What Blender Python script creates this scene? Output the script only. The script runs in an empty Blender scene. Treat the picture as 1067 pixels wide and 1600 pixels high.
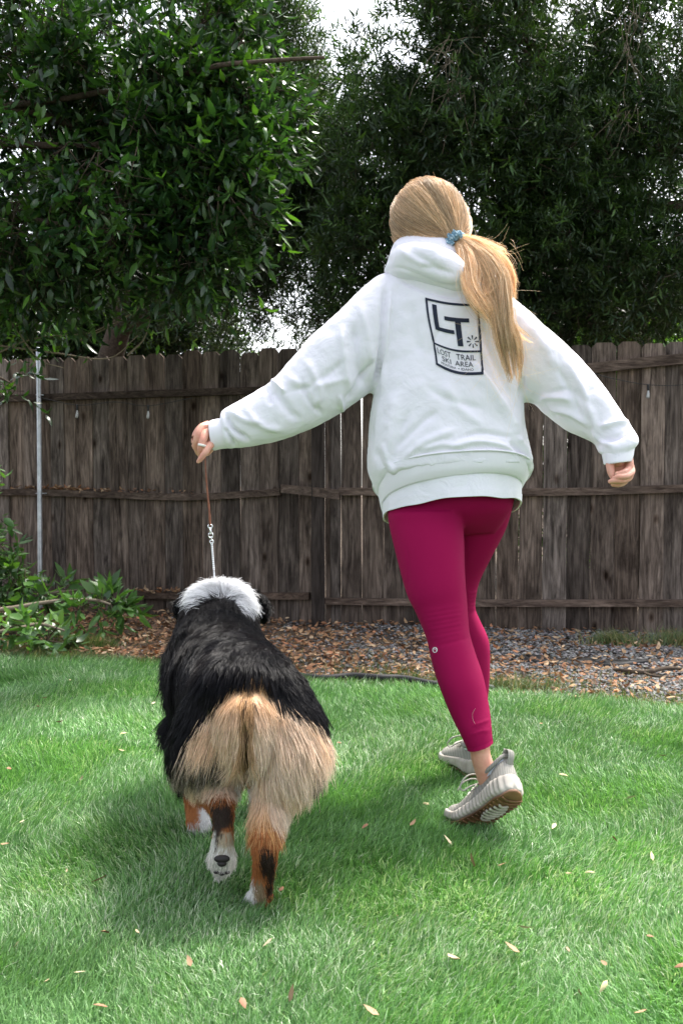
import bpy, math, random
import numpy as np
from mathutils import Vector, Matrix
from mathutils.bvhtree import BVHTree
from mathutils.kdtree import KDTree

SC = bpy.context.scene
COL = SC.collection

# ------------------------------------------------------------------ camera, sky, sun, exposure
CAM_Z = 0.9
PITCH = math.radians(2.21)
FPX = 1555.6            # 35 mm lens on a 24x36 frame, in pixels of the 1067x1600 photograph
cam_d = bpy.data.cameras.new("camera")
cam = bpy.data.objects.new("camera", cam_d)
COL.objects.link(cam)
cam_d.sensor_fit = 'VERTICAL'
cam_d.sensor_height = 36.0
cam_d.sensor_width = 24.0
cam_d.lens = 35.0
cam_d.clip_start = 0.05
cam_d.clip_end = 500.0
cam_d.dof.use_dof = True
cam_d.dof.focus_distance = 2.75
cam_d.dof.aperture_fstop = 9.0
cam.location = (0, 0, CAM_Z)
cam.rotation_euler = (math.pi / 2 - PITCH, 0, 0)
SC.camera = cam

SUN_EL, SUN_AZ = math.radians(60), math.radians(38)      # azimuth from +Y (into the picture) towards +X
world = bpy.data.worlds.new("World")
SC.world = world
world.use_nodes = True
wn = world.node_tree.nodes
wl = world.node_tree.links
bg = wn['Background']
sky = wn.new('ShaderNodeTexSky')
sky.sky_type = 'NISHITA'
sky.sun_disc = False
sky.sun_elevation = SUN_EL
sky.sun_rotation = SUN_AZ
sky.air_density = 1.0
sky.dust_density = 4.0
bw = wn.new('ShaderNodeRGBToBW')                         # thin bright cloud: the sky loses most of its blue
mixs = wn.new('ShaderNodeMix')
mixs.data_type = 'RGBA'
mixs.inputs[0].default_value = 0.70
wl.new(sky.outputs[0], bw.inputs[0])
wl.new(sky.outputs[0], mixs.inputs[6])
wl.new(bw.outputs[0], mixs.inputs[7])
wl.new(mixs.outputs[2], bg.inputs[0])
bg.inputs[1].default_value = 0.15

sun_d = bpy.data.lights.new("sun", 'SUN')
sun_d.energy = 2.0
sun_d.angle = math.radians(9.0)
sun_d.color = (1.0, 0.95, 0.87)
sun = bpy.data.objects.new("sun", sun_d)
COL.objects.link(sun)
sdir = Vector((math.sin(SUN_AZ) * math.cos(SUN_EL), math.cos(SUN_AZ) * math.cos(SUN_EL), math.sin(SUN_EL)))
sun.rotation_euler = sdir.to_track_quat('Z', 'Y').to_euler()
sun.location = (3, 4, 8)

SC.view_settings.view_transform = 'Standard'
SC.view_settings.look = 'None'
SC.view_settings.exposure = 2.05
SC.view_settings.gamma = 1.0
SC.render.engine = 'CYCLES'
SC.cycles.use_denoising = True
SC.cycles.max_bounces = 6
SC.cycles.transparent_max_bounces = 4

# ------------------------------------------------------------------ helpers
_st, _ct = math.sin(PITCH), math.cos(PITCH)
R3 = np.array([1.0, 0, 0]); U3 = np.array([0, _st, _ct]); F3 = np.array([0, _ct, -_st])
C3 = np.array([0, 0, CAM_Z])

def P(u, v, d):
    """world point seen at photo pixel (u, v) at depth d in front of the viewpoint"""
    return C3 + d * ((u - 533.5) / FPX * R3 - (v - 800.0) / FPX * U3 + F3)

def Pa(u, v, d):
    u = np.asarray(u, float)[:, None]; v = np.asarray(v, float)[:, None]; d = np.asarray(d, float)[:, None] * np.ones_like(u)
    return C3 + d * ((u - 533.5) / FPX * R3 - (v - 800.0) / FPX * U3 + F3)

def uvd(p):
    q = np.asarray(p) - C3
    d = q @ F3
    return 533.5 + FPX * (q @ R3) / d, 800 - FPX * (q @ U3) / d, d

def depth_on(v, z=0.0):
    return (CAM_Z - z) / ((v - 800) / FPX * _ct + _st)

def G(u, v, z=0.0):
    return P(u, v, depth_on(v, z))

def nz(a):
    return a / np.maximum(np.linalg.norm(a, axis=-1, keepdims=True), 1e-9)

def noise2(x, y, seed=0, f=1.0, octs=4):
    r = np.random.RandomState(seed)
    out = np.zeros(np.broadcast(x, y).shape)
    amp = 1.0
    for o in range(octs):
        for k in range(4):
            a = r.uniform(0, 2 * math.pi); ph = r.uniform(0, 2 * math.pi); ff = f * r.uniform(.7, 1.3)
            out = out + amp * np.sin((x * math.cos(a) + y * math.sin(a)) * ff * 6.283 + ph + 1.3 * np.sin((y * math.cos(a) - x * math.sin(a)) * ff * 4 + ph * 2))
        amp *= 0.55; f *= 2.1
    return out / 4.2

def noise3(p, seed=0, f=1.0, octs=3):
    r = np.random.RandomState(seed)
    out = np.zeros(len(p)); amp = 1.0
    for o in range(octs):
        for k in range(4):
            d = nz(r.normal(size=3)); e = nz(r.normal(size=3)); ph = r.uniform(0, 6.283)
            out = out + amp * np.sin(p @ d * f * 6.283 + ph + 1.4 * np.sin(p @ e * f * 4.5 + ph * 2.3))
        amp *= 0.55; f *= 2.1
    return out / 4.2

def tag(o, label=None, cat=None, group=None, kind=None):
    if label: o['label'] = label
    if cat: o['category'] = cat
    if group: o['group'] = group
    if kind: o['kind'] = kind
    return o

def empty(name, loc, label, cat, group=None):
    o = bpy.data.objects.new(name, None)
    COL.objects.link(o); o.location = loc
    o.empty_display_size = 0.05
    return tag(o, label, cat, group)

def link(name, me, mat=None, parent=None):
    o = bpy.data.objects.new(name, me)
    COL.objects.link(o)
    if mat is not None:
        me.materials.clear(); me.materials.append(mat)
    if parent is not None:
        o.parent = parent
        M = Matrix.Translation(parent.location)
        pp = parent.parent
        while pp is not None:
            M = Matrix.Translation(pp.location) @ M; pp = pp.parent
        o.matrix_parent_inverse = M.inverted()
    return o

def mesh_data(name, V, F, smooth=True, cols=None, facecols=None):
    """V (n,3); F list of index arrays, each (m,k)"""
    me = bpy.data.meshes.new(name)
    V = np.asarray(V, np.float32)
    if not isinstance(F, (list, tuple)): F = [F]
    F = [np.asarray(f, np.int32) for f in F if len(f)]
    me.vertices.add(len(V)); me.vertices.foreach_set('co', V.ravel())
    nl = sum(f.size for f in F); npoly = sum(len(f) for f in F)
    me.loops.add(nl); me.polygons.add(npoly)
    me.loops.foreach_set('vertex_index', np.concatenate([f.ravel() for f in F]))
    tot = np.concatenate([np.full(len(f), f.shape[1], np.int32) for f in F])
    st = np.concatenate([[0], np.cumsum(tot)[:-1]]).astype(np.int32)
    me.polygons.foreach_set('loop_start', st)
    me.polygons.foreach_set('use_smooth', np.full(npoly, smooth, bool))
    me.update(calc_edges=True)
    if cols is not None:
        a = me.color_attributes.new('col', 'FLOAT_COLOR', 'POINT')
        c = np.ones((len(V), 4), np.float32); c[:, :cols.shape[1]] = cols
        a.data.foreach_set('color', c.ravel())
    return me

class MB:
    def __init__(s): s.V = []; s.F = {}; s.C = []; s.n = 0
    def add(s, V, F, col=None):
        V = np.asarray(V, float).reshape(-1, 3)
        if not isinstance(F, (list, tuple)): F = [F]
        for f in F:
            f = np.asarray(f, int)
            if len(f): s.F.setdefault(f.shape[1], []).append(f + s.n)
        s.V.append(V); s.n += len(V)
        c = np.ones((len(V), 3)) * (1.0 if col is None else np.asarray(col, float))
        s.C.append(c)
    def data(s, name, smooth=True):
        return mesh_data(name, np.concatenate(s.V), [np.concatenate(f) for f in s.F.values()], smooth, np.concatenate(s.C))
    def build(s, name, mat, parent=None, smooth=True):
        return link(name, s.data(name, smooth), mat, parent)

def box_vf(c, sx, sy, sz, rot=None):
    v = np.array([[x, y, z] for x in (-.5, .5) for y in (-.5, .5) for z in (-.5, .5)]) * [sx, sy, sz]
    if rot is not None: v = v @ np.array(rot).T
    f = np.array([[0, 1, 3, 2], [4, 6, 7, 5], [0, 4, 5, 1], [2, 3, 7, 6], [0, 2, 6, 4], [1, 5, 7, 3]])
    return v + np.asarray(c), f

def catmull(A, n):
    """resample rows of A smoothly, n samples per span"""
    A = np.asarray(A, float)
    if len(A) < 3:
        t = np.linspace(0, 1, n + 1)[:, None]
        return A[0] * (1 - t) + A[1] * t
    B = np.vstack([2 * A[0] - A[1], A, 2 * A[-1] - A[-2]])
    out = []
    for i in range(1, len(B) - 2):
        for k in range(n):
            t = k / n
            out.append(.5 * ((2 * B[i]) + (-B[i - 1] + B[i + 1]) * t + (2 * B[i - 1] - 5 * B[i] + 4 * B[i + 1] - B[i + 2]) * t * t + (-B[i - 1] + 3 * B[i] - 3 * B[i + 1] + B[i + 2]) * t ** 3))
    out.append(B[-2])
    return np.array(out)

def loft_vf(rings, cap=True):
    """rings (n,m,3) -> V,[quads,tris]"""
    n, m, _ = rings.shape
    V = rings.reshape(-1, 3)
    i = np.arange(n - 1)[:, None] * m; j = np.arange(m)[None]; j2 = (j + 1) % m
    q = np.stack([i + j, i + j2, i + m + j2, i + m + j], -1).reshape(-1, 4)
    F = [q]
    if cap:
        V = np.vstack([V, rings[0].mean(0), rings[-1].mean(0)])
        a = n * m; jj = np.arange(m)
        t1 = np.stack([np.full(m, a), (jj + 1) % m, jj], 1)
        t2 = np.stack([np.full(m, a + 1), (n - 1) * m + jj, (n - 1) * m + (jj + 1) % m], 1)
        F.append(np.vstack([t1, t2]))
    return V, F

def ell_rings(c, a, b, m=28, p=1.0):
    th = np.linspace(0, 2 * math.pi, m, endpoint=False)
    cs, sn = np.cos(th), np.sin(th)
    cs = np.sign(cs) * np.abs(cs) ** p; sn = np.sign(sn) * np.abs(sn) ** p
    return c[:, None] + a[:, None] * cs[None, :, None] + b[:, None] * sn[None, :, None]

def sil_rings(rows, n=6, m=36, p=0.9, shrink=1.0):
    """rows: (uL,vL,uR,vR,depth,half_thickness[,lift_px]) -> rings whose outline runs through both points"""
    R = [list(r) + [0] * (7 - len(r)) for r in rows]
    R = catmull(R, n)
    L = Pa(R[:, 0], R[:, 1], R[:, 4]); Q = Pa(R[:, 2], R[:, 3], R[:, 4])
    c = (L + Q) / 2; a = (Q - L) / 2 * shrink
    b = -F3 * (R[:, 5:6] * shrink) + U3 * (R[:, 6:7] / FPX * R[:, 4:5])
    return ell_rings(c, a, b, m, p)

def tube_rings(pts, rad, n=5, m=12, flat=1.0, up=(0, 0, 1.0)):
    A = catmull(np.column_stack([pts, rad]), n)
    c = A[:, :3]; r = np.maximum(A[:, 3:4], 1e-4)
    t = nz(np.gradient(c, axis=0))
    up = np.asarray(up, float)
    s = np.cross(t, up)
    bad = np.linalg.norm(s, axis=1) < .15
    if bad.any(): s[bad] = np.cross(t[bad], [0.3, 1.0, 0.1])
    s = nz(s); w = nz(np.cross(s, t))
    return ell_rings(c, s * r, w * r * flat, m)

def finish_rings(r, k=3):
    """round both ends of a tube"""
    def end(ring, nxt):
        c = ring.mean(0); d = c - nxt.mean(0); ln = np.linalg.norm(ring - c, axis=1).mean()
        d = d / (np.linalg.norm(d) + 1e-9)
        out = []
        for i in range(1, k + 1):
            a = i / (k + .3) * math.pi / 2
            out.append(c + (ring - c) * math.cos(a) + d * ln * math.sin(a))
        return out
    a = end(r[0], r[1])[::-1]; b = end(r[-1], r[-2])
    return np.array(a + list(r) + b)

def tube(mb, pts, rad, n=5, m=10, col=None, round_ends=True, flat=1.0, up=(0, 0, 1.0)):
    pts = np.asarray(pts, float)
    rad = np.ones(len(pts)) * rad
    r = tube_rings(pts, rad, n, m, flat, up)
    if round_ends: r = finish_rings(r)
    mb.add(*loft_vf(r), col=col)

def remesh(mb, voxel, smooth=6, factor=.5):
    """weld overlapping closed shapes into one continuous surface"""
    me = mb.data('tmp')
    o = bpy.data.objects.new('tmp', me); COL.objects.link(o)
    m = o.modifiers.new('r', 'REMESH'); m.mode = 'VOXEL'; m.voxel_size = voxel; m.use_smooth_shade = True
    if smooth:
        s = o.modifiers.new('s', 'SMOOTH'); s.factor = factor; s.iterations = smooth
    dg = bpy.context.evaluated_depsgraph_get()
    dg.update()
    out = bpy.data.meshes.new_from_object(o.evaluated_get(dg))
    bpy.data.objects.remove(o); bpy.data.meshes.remove(me)
    return out

def get_co(me):
    a = np.zeros(len(me.vertices) * 3, np.float32); me.vertices.foreach_get('co', a)
    return a.reshape(-1, 3).astype(float)

def get_no(me):
    a = np.zeros(len(me.vertices) * 3, np.float32); me.vertices.foreach_get('normal', a)
    return a.reshape(-1, 3).astype(float)

def set_co(me, co):
    me.vertices.foreach_set('co', co.astype(np.float32).ravel()); me.update()

def set_col(me, c):
    a = me.color_attributes.get('col') or me.color_attributes.new('col', 'FLOAT_COLOR', 'POINT')
    cc = np.ones((len(c), 4), np.float32); cc[:, :3] = c
    a.data.foreach_set('color', cc.ravel())

def seg_dist(u, v, pts):
    """distance to a polyline (pixels), signed side, parameter 0..1 along it"""
    pts = np.asarray(pts, float)
    best = np.full(len(u), 1e9); side = np.zeros(len(u)); par = np.zeros(len(u))
    L = np.linalg.norm(np.diff(pts, axis=0), axis=1); cum = np.concatenate([[0], np.cumsum(L)])
    for i in range(len(pts) - 1):
        a = pts[i]; d = pts[i + 1] - a
        t = np.clip(((u - a[0]) * d[0] + (v - a[1]) * d[1]) / (d @ d), 0, 1)
        dx = u - a[0] - t * d[0]; dy = v - a[1] - t * d[1]
        ds = np.hypot(dx, dy); k = ds < best
        best[k] = ds[k]; side[k] = np.sign(d[0] * dy - d[1] * dx)[k]; par[k] = ((cum[i] + t * L[i]) / cum[-1])[k]
    return best, side, par

def folds(me, lst, parent_dir=True):
    """press folds into a cloth surface: (points, width_px, amp_m, kind)"""
    co = get_co(me); no = get_no(me)
    u, v, d = uvd(co)
    face = np.clip(-(no @ F3) * 1.5 + .3, 0, 1)
    disp = np.zeros(len(co))
    for pts, w, amp, kind in lst:
        ds, sd, par = seg_dist(u, v, catmull(pts, 5) if len(pts) > 2 else pts)
        fade = np.clip(np.minimum(par, 1 - par) * 5, 0, 1)
        inside = (par > 0) & (par < 1)
        s = ds * sd / w
        if kind == 'ridge': g = np.exp(-s * s)
        elif kind == 'step': g = np.where(s > 0, np.exp(-s * s / 9), np.exp(-s * s * 6)) * (s > -2)   # sharp one side, soft other
        elif kind == 'valley': g = -np.exp(-s * s) + .35 * np.exp(-(s - 1.8) ** 2) + .35 * np.exp(-(s + 1.8) ** 2)
        disp += amp * g * fade * face
    co += no * disp[:, None]
    set_co(me, co)

# ------------------------------------------------------------------ materials
def mat(name, base=(.5, .5, .5), rough=.7, spec=.3, **kw):
    m = bpy.data.materials.new(name); m.use_nodes = True
    b = m.node_tree.nodes['Principled BSDF']
    b.inputs['Base Color'].default_value = (*base, 1)
    b.inputs['Roughness'].default_value = rough
    b.inputs['Specular IOR Level'].default_value = spec
    for k, v in kw.items(): b.inputs[k].default_value = v
    return m

def nd(m, t, **kw):
    n = m.node_tree.nodes.new(t)
    for k, v in kw.items(): setattr(n, k, v)
    return n

def lk(m, a, b): m.node_tree.links.new(a, b)

def coords(m, scale=(1, 1, 1), src='Object', rot=(0, 0, 0)):
    tc = nd(m, 'ShaderNodeTexCoord'); mp = nd(m, 'ShaderNodeMapping')
    mp.inputs['Scale'].default_value = scale; mp.inputs['Rotation'].default_value = rot
    lk(m, tc.outputs[src], mp.inputs['Vector'])
    return mp.outputs[0]

def noise_node(m, vec, scale, detail=4, rough=.55, dist=0.0):
    n = nd(m, 'ShaderNodeTexNoise'); n.inputs['Scale'].default_value = scale; n.inputs['Detail'].default_value = detail
    n.inputs['Roughness'].default_value = rough; n.inputs['Distortion'].default_value = dist
    lk(m, vec, n.inputs['Vector'])
    return n.outputs['Fac']

def ramp(m, fac, stops):
    r = nd(m, 'ShaderNodeValToRGB')
    e = r.color_ramp.elements
    while len(e) < len(stops): e.new(.5)
    for i, (p, c) in enumerate(stops):
        e[i].position = p; e[i].color = (*c, 1) if len(c) == 3 else c
    lk(m, fac, r.inputs[0])
    return r.outputs[0]

def mixc(m, fac, a, b, mode='MIX'):
    x = nd(m, 'ShaderNodeMix', data_type='RGBA', blend_type=mode)
    for s, val in ((0, fac), (6, a), (7, b)):
        if isinstance(val, (int, float)): x.inputs[s].default_value = val
        elif isinstance(val, tuple): x.inputs[s].default_value = (*val, 1)
        else: lk(m, val, x.inputs[s])
    return x.outputs[2]

def bump(m, h, strength=.3, dist=.01, nrm=None):
    b = nd(m, 'ShaderNodeBump'); b.inputs['Strength'].default_value = strength; b.inputs['Distance'].default_value = dist
    lk(m, h, b.inputs['Height'])
    if nrm is not None: lk(m, nrm, b.inputs['Normal'])
    return b.outputs[0]

def pb(m): return m.node_tree.nodes['Principled BSDF']

def attr_mat(name, rough=.6, spec=.25, transl=0.0, tint=(1, 1, 1)):
    """colour carried by each leaf, blade or strand; optional light coming through it"""
    m = mat(name, rough=rough, spec=spec)
    a = nd(m, 'ShaderNodeAttribute', attribute_name='col')
    lk(m, a.outputs['Color'], pb(m).inputs['Base Color'])
    if transl > 0:
        t = nd(m, 'ShaderNodeBsdfTranslucent'); mx = nd(m, 'ShaderNodeMixShader')
        tc = mixc(m, 1.0, a.outputs['Color'], tint, 'MULTIPLY')
        lk(m, tc, t.inputs['Color'])
        mx.inputs[0].default_value = transl
        lk(m, pb(m).outputs[0], mx.inputs[1]); lk(m, t.outputs[0], mx.inputs[2])
        lk(m, mx.outputs[0], m.node_tree.nodes['Material Output'].inputs[0])
    return m

def wood_mat(name, dark, light, grain_axis=2, stain=.6, knots=True):
    m = mat(name, rough=.92, spec=.04)
    a = nd(m, 'ShaderNodeAttribute', attribute_name='col')
    sep = nd(m, 'ShaderNodeSeparateColor'); lk(m, a.outputs['Color'], sep.inputs[0])
    tc = nd(m, 'ShaderNodeTexCoord')
    off = nd(m, 'ShaderNodeVectorMath', operation='SCALE'); lk(m, a.outputs['Color'], off.inputs[0]); off.inputs['Scale'].default_value = 37.0
    add = nd(m, 'ShaderNodeVectorMath', operation='ADD'); lk(m, tc.outputs['Object'], add.inputs[0]); lk(m, off.outputs[0], add.inputs[1])
    def mapped(s):
        mp = nd(m, 'ShaderNodeMapping'); mp.inputs['Scale'].default_value = s; lk(m, add.outputs[0], mp.inputs[0]); return mp.outputs[0]
    lng = [1, 1, 1]; 
    def sc(cross, along):
        s = [cross] * 3; s[grain_axis] = along; return tuple(s)
    fine = noise_node(m, mapped(sc(1, .05)), 120, 3, .6, .3)
    mid = noise_node(m, mapped(sc(1, .11)), 24, 5, .65, 1.6)
    blot = noise_node(m, mapped(sc(1, .30)), 8, 5, .65, .8)
    base = ramp(m, mid, [(.3, dark), (.72, light)])
    g = ramp(m, fine, [(.35, (.38, .36, .35)), (.62, (1.2, 1.2, 1.2))])
    c = mixc(m, .55, base, g, 'MULTIPLY')
    st = ramp(m, blot, [(.36, (.20, .17, .155)), (.50, (.75, .72, .70)), (.66, (1.3, 1.27, 1.24))])
    c = mixc(m, stain, c, st, 'MULTIPLY')
    if knots:
        vo = nd(m, 'ShaderNodeTexVoronoi'); vo.inputs['Scale'].default_value = 4.2; lk(m, mapped(sc(1.6, .85)), vo.inputs['Vector'])
        kn = ramp(m, vo.outputs['Distance'], [(.05, (.13, .09, .07)), (.10, (.62, .57, .53)), (.15, (1, 1, 1))])
        c = mixc(m, .9, c, kn, 'MULTIPLY')
    tone = nd(m, 'ShaderNodeMapRange'); lk(m, sep.outputs[0], tone.inputs[0]); tone.inputs[3].default_value = .50; tone.inputs[4].default_value = 1.5
    comb = nd(m, 'ShaderNodeCombineColor')
    for i in range(3): lk(m, tone.outputs[0], comb.inputs[i])
    c = mixc(m, 1.0, c, comb.outputs[0], 'MULTIPLY')
    warm = mixc(m, sep.outputs[1], (1.0, 1.0, 1.02), (1.12, .97, .86))
    c = mixc(m, 1.0, c, warm, 'MULTIPLY')
    lk(m, c, pb(m).inputs['Base Color'])
    hh = mixc(m, .5, fine, mid)
    lk(m, bump(m, hh, .55, .004), pb(m).inputs['Normal'])
    return m
# ------------------------------------------------------------------ SETTING: ground, lawn, bed
def lawn_edge_y(x):
    """the lawn's far edge (world Y) at world x"""
    xs = np.array([-6, -2.4, -1.6, -.9, -.1, .5, 1.2, 1.6, 2.4, 6]); ys = np.array([5.2, 5.0, 4.85, 4.75, 4.30, 4.12, 3.85, 3.75, 3.55, 3.3])
    return np.interp(x, xs, ys) + .015 * np.sin(x * 9) + .01 * np.sin(x * 23 + 1)

def bed_z(x, y):
    return -.035 + .012 * noise2(x, y, 5, 1.2, 3) - .012 * np.clip(x, -2, 3)

def fence_y(x):
    return np.where(x < -.17, 6.15 + (-.17 - x) * .31, 6.15 - (x + .17) * .14)

m_soil = mat('soil', rough=.95, spec=.1)
cv = coords(m_soil)
n1 = noise_node(m_soil, cv, 14, 6, .7)
lk(m_soil, ramp(m_soil, n1, [(.3, (.035, .026, .02)), (.6, (.10, .075, .055)), (.8, (.16, .13, .10))]), pb(m_soil).inputs['Base Color'])
lk(m_soil, bump(m_soil, noise_node(m_soil, cv, 60, 4), .6, .02), pb(m_soil).inputs['Normal'])
mb = MB()
V, F = box_vf((0, 0, -.25), 160, 160, .3)
mb.add(V, F)
tag(mb.build('ground', m_soil, smooth=False), kind='structure')

# the bed between the lawn and the fence, gently uneven
xs = np.linspace(-4.5, 4.5, 181); ys = np.linspace(0, 1, 41)
X, T = np.meshgrid(xs, ys)
Y0 = lawn_edge_y(X) - .02; Y1 = np.full_like(X, 9.5)
Y = Y0 + (Y1 - Y0) * T
Z = bed_z(X, Y)
idx = np.arange(X.size).reshape(X.shape)
quads = np.stack([idx[:-1, :-1], idx[:-1, 1:], idx[1:, 1:], idx[1:, :-1]], -1).reshape(-1, 4)
tag(link('gravel_bed', mesh_data('bed', np.stack([X, Y, Z], -1).reshape(-1, 3), quads), m_soil), kind='structure')

m_lawn = mat('lawn_soil', rough=.95, spec=.1)
cv = coords(m_lawn)
lk(m_lawn, ramp(m_lawn, noise_node(m_lawn, cv, 60, 5), [(.3, (.015, .04, .012)), (.7, (.04, .10, .03))]), pb(m_lawn).inputs['Base Color'])
Y = -1.5 + (lawn_edge_y(X) + 1.5) * T
Z = np.zeros_like(X)
tag(link('lawn', mesh_data('lawn', np.stack([X, Y, Z], -1).reshape(-1, 3), quads), m_lawn), kind='structure')

# black edging strip between lawn and bed
m_black = mat('black_plastic', (.012, .012, .013), .6, .3)
mb = MB()
ex = np.linspace(-.35, .62, 60)
ep = np.stack([ex, lawn_edge_y(ex) + .030 + .008 * np.sin(ex * 31), np.full_like(ex, .014) + .008 * np.sin(ex * 9)], 1)
tube(mb, ep, .017, n=1, m=8)
tag(mb.build('lawn_edging', m_black), 'thin black plastic edging strip between the green lawn and the gravel bed', 'edging')

# ------------------------------------------------------------------ grass blades
def make_grass(name, n, region, length, width, seed, colfn, lean=(.35, .9), ymax=None):
    r = np.random.RandomState(seed)
    x, y = region(r, n)
    n = len(x)
    swirl = 3.6 * noise2(x, y, 11, .75, 3) + 1.1
    ang = swirl + r.normal(0, .85, n)
    patch = noise2(x, y, 12, .75, 3)
    ln = length * np.clip(r.normal(1, .22, n), .45, 1.6) * (1 + .22 * patch)
    le = np.clip(r.uniform(lean[0], lean[1], n) + .18 * noise2(x, y, 14, 1.6, 2), .1, 1.25)
    w = width * r.uniform(.7, 1.25, n)
    dx, dy = np.cos(ang), np.sin(ang)
    fa = r.uniform(0, 6.283, n)                      # which way the blade's face turns
    sx, sy = -np.sin(fa), np.cos(fa)
    base = np.stack([x, y, np.zeros(n)], 1)
    side = np.stack([sx, sy, np.zeros(n)], 1)
    d = np.stack([dx, dy, np.zeros(n)], 1)
    up = np.array([0, 0, 1.0])
    p1 = base + ln[:, None] * (.5 * np.sin(le * .55)[:, None] * d + .5 * np.cos(le * .55)[:, None] * up)
    p2 = p1 + ln[:, None] * (.5 * np.sin(le * 1.35)[:, None] * d + .5 * np.cos(le * 1.35)[:, None] * up)
    V = np.stack([base - side * w[:, None] * .5, base + side * w[:, None] * .5,
                  p1 + side * w[:, None] * .45, p1 - side * w[:, None] * .45, p2], 1).reshape(-1, 3)
    i = np.arange(n)[:, None] * 5
    q = i + np.array([[0, 1, 2, 3]]); t = i + np.array([[3, 2, 4]])
    c = np.repeat(colfn(r, x, y, patch), 5, axis=0)
    return mesh_data(name, V, [q, t], True, c)

def lawn_region(r, n):
    # blades stand denser where the lawn is close, thinner in the distance
    y = 1.25 * (5.3 / 1.25) ** r.uniform(0, 1, n)
    x = r.uniform(-1, 1, n) * (.40 * y + .55)
    k = y < lawn_edge_y(x)
    return x[k], y[k]

def lawn_col(r, x, y, patch):
    n = len(x)
    b = np.array([.074, .190, .054])
    t = r.uniform(0, 1, n)[:, None]
    c = b * (1 - t) + np.array([.21, .40, .135]) * t
    pale = (r.uniform(0, 1, n) < .13 + .16 * noise2(x, y, 22, .9, 2))[:, None]  # pale blades put white sun sparkle into the grass colour
    tuft = (noise2(x, y, 23, 2.2, 3) > .75)[:, None]
    c = np.where(tuft, c * [.62, .72, .60], c)
    c = np.where(pale, np.array([.46, .55, .38]), c)
    big = noise2(x, y, 21, .5, 3)[:, None]
    return np.clip(c * (1 + .22 * big) * r.uniform(.75, 1.25, (n, 1)), .01, .7)

m_grass = attr_mat('grass_blades', rough=.42, spec=.45, transl=.30, tint=(1.0, 1.15, .55))
tag(link('lawn_grass', make_grass('lawn_grass', 480000, lawn_region, .033, .0022, 3, lawn_col, (.3, 1.15)), m_grass), kind='stuff')

def fringe_region(r, n):
    x = r.uniform(-2.6, 3.0, n)
    t = r.exponential(.15, n)
    y = lawn_edge_y(x) - .03 + t
    keep = (noise2(x, y, 31, 1.3, 3) + .20 * (x - .2) > r.uniform(-.5, .5, n)) | (t < .05)
    return x[keep], y[keep]

def weed_col(r, x, y, patch):
    n = len(x); t = r.uniform(0, 1, n)[:, None] ** 1.3
    c = np.array([.05, .12, .03]) * (1 - t) + np.array([.26, .22, .10]) * t
    return c * r.uniform(.7, 1.3, (n, 1))
me = make_grass('weeds', 62000, fringe_region, .050, .0030, 8, weed_col, (.2, 1.2))
co = get_co(me); co[:, 2] += bed_z(co[:, 0], co[:, 1]) + .0; set_co(me, co)
tag(link('weedy_grass', me, m_grass), kind='stuff')

def tuft_region(r, n):
    cs = [(1.95, 5.55, .22, .12), (2.3, 5.4, .3, .2), (2.05, 4.0, .35, .12), (-1.35, 5.15, .14, .05), (.62, 4.22, .2, .05), (1.5, 5.45, .1, .06)]
    k = r.randint(0, len(cs), n); cs = np.array(cs)[k]
    return cs[:, 0] + r.normal(0, 1, n) * cs[:, 2] * .6, cs[:, 1] + r.normal(0, 1, n) * cs[:, 3] * .6
me = make_grass('tufts', 9000, tuft_region, .085, .0032, 9, weed_col, (.3, 1.3))
co = get_co(me); co[:, 2] += bed_z(co[:, 0], co[:, 1]); set_co(me, co)
tag(link('dry_grass_tufts', me, m_grass), kind='stuff')

# ------------------------------------------------------------------ gravel stones
def stones(name, n, seed):
    r = np.random.RandomState(seed)
    x = r.uniform(-1.2, 3.3, n); y = r.uniform(3.4, 6.4, n)
    w = noise2(x, y, 41, .6, 2)
    k = (y > lawn_edge_y(x) + .05) & (y < fence_y(x) + .1) & (r.uniform(0, 1, n) < np.clip(.25 + .55 * (x + .1) + .3 * w, .04, 1))
    x, y = x[k], y[k]; n = len(x)
    base = np.array([[0, 0, 1], [.9, 0, .25], [.28, .86, .3], [-.73, .53, .25], [-.73, -.53, .3], [.28, -.86, .25], [0, 0, -.6]])
    fs = np.array([[0, 1, 2], [0, 2, 3], [0, 3, 4], [0, 4, 5], [0, 5, 1], [6, 2, 1], [6, 3, 2], [6, 4, 3], [6, 5, 4], [6, 1, 5]])
    s = r.uniform(.005, .014, n)
    V = base[None] * (s[:, None, None] * r.uniform(.65, 1.25, (n, 7, 3)))
    V[:, :, 2] *= r.uniform(.5, .9, n)[:, None]
    a = r.uniform(0, 6.283, n); ca, sa = np.cos(a)[:, None], np.sin(a)[:, None]
    vx = V[:, :, 0] * ca - V[:, :, 1] * sa; vy = V[:, :, 0] * sa + V[:, :, 1] * ca
    V = np.stack([vx + x[:, None], vy + y[:, None], V[:, :, 2] + (bed_z(x, y) + s * .3 + r.uniform(0, .012, n))[:, None]], -1)
    F = fs[None] + np.arange(n)[:, None, None] * 7
    g = r.uniform(.05, .26, n)[:, None]
    c = g * (np.array([1.03, 1.0, .99]) + r.normal(0, .035, (n, 3)))
    return mesh_data(name, V.reshape(-1, 3), F.reshape(-1, 3), False, np.repeat(c, 7, axis=0))
m_stone = attr_mat('stone', rough=.8, spec=.25)
tag(link('gravel', stones('gravel', 60000, 5), m_stone), kind='stuff')

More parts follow.
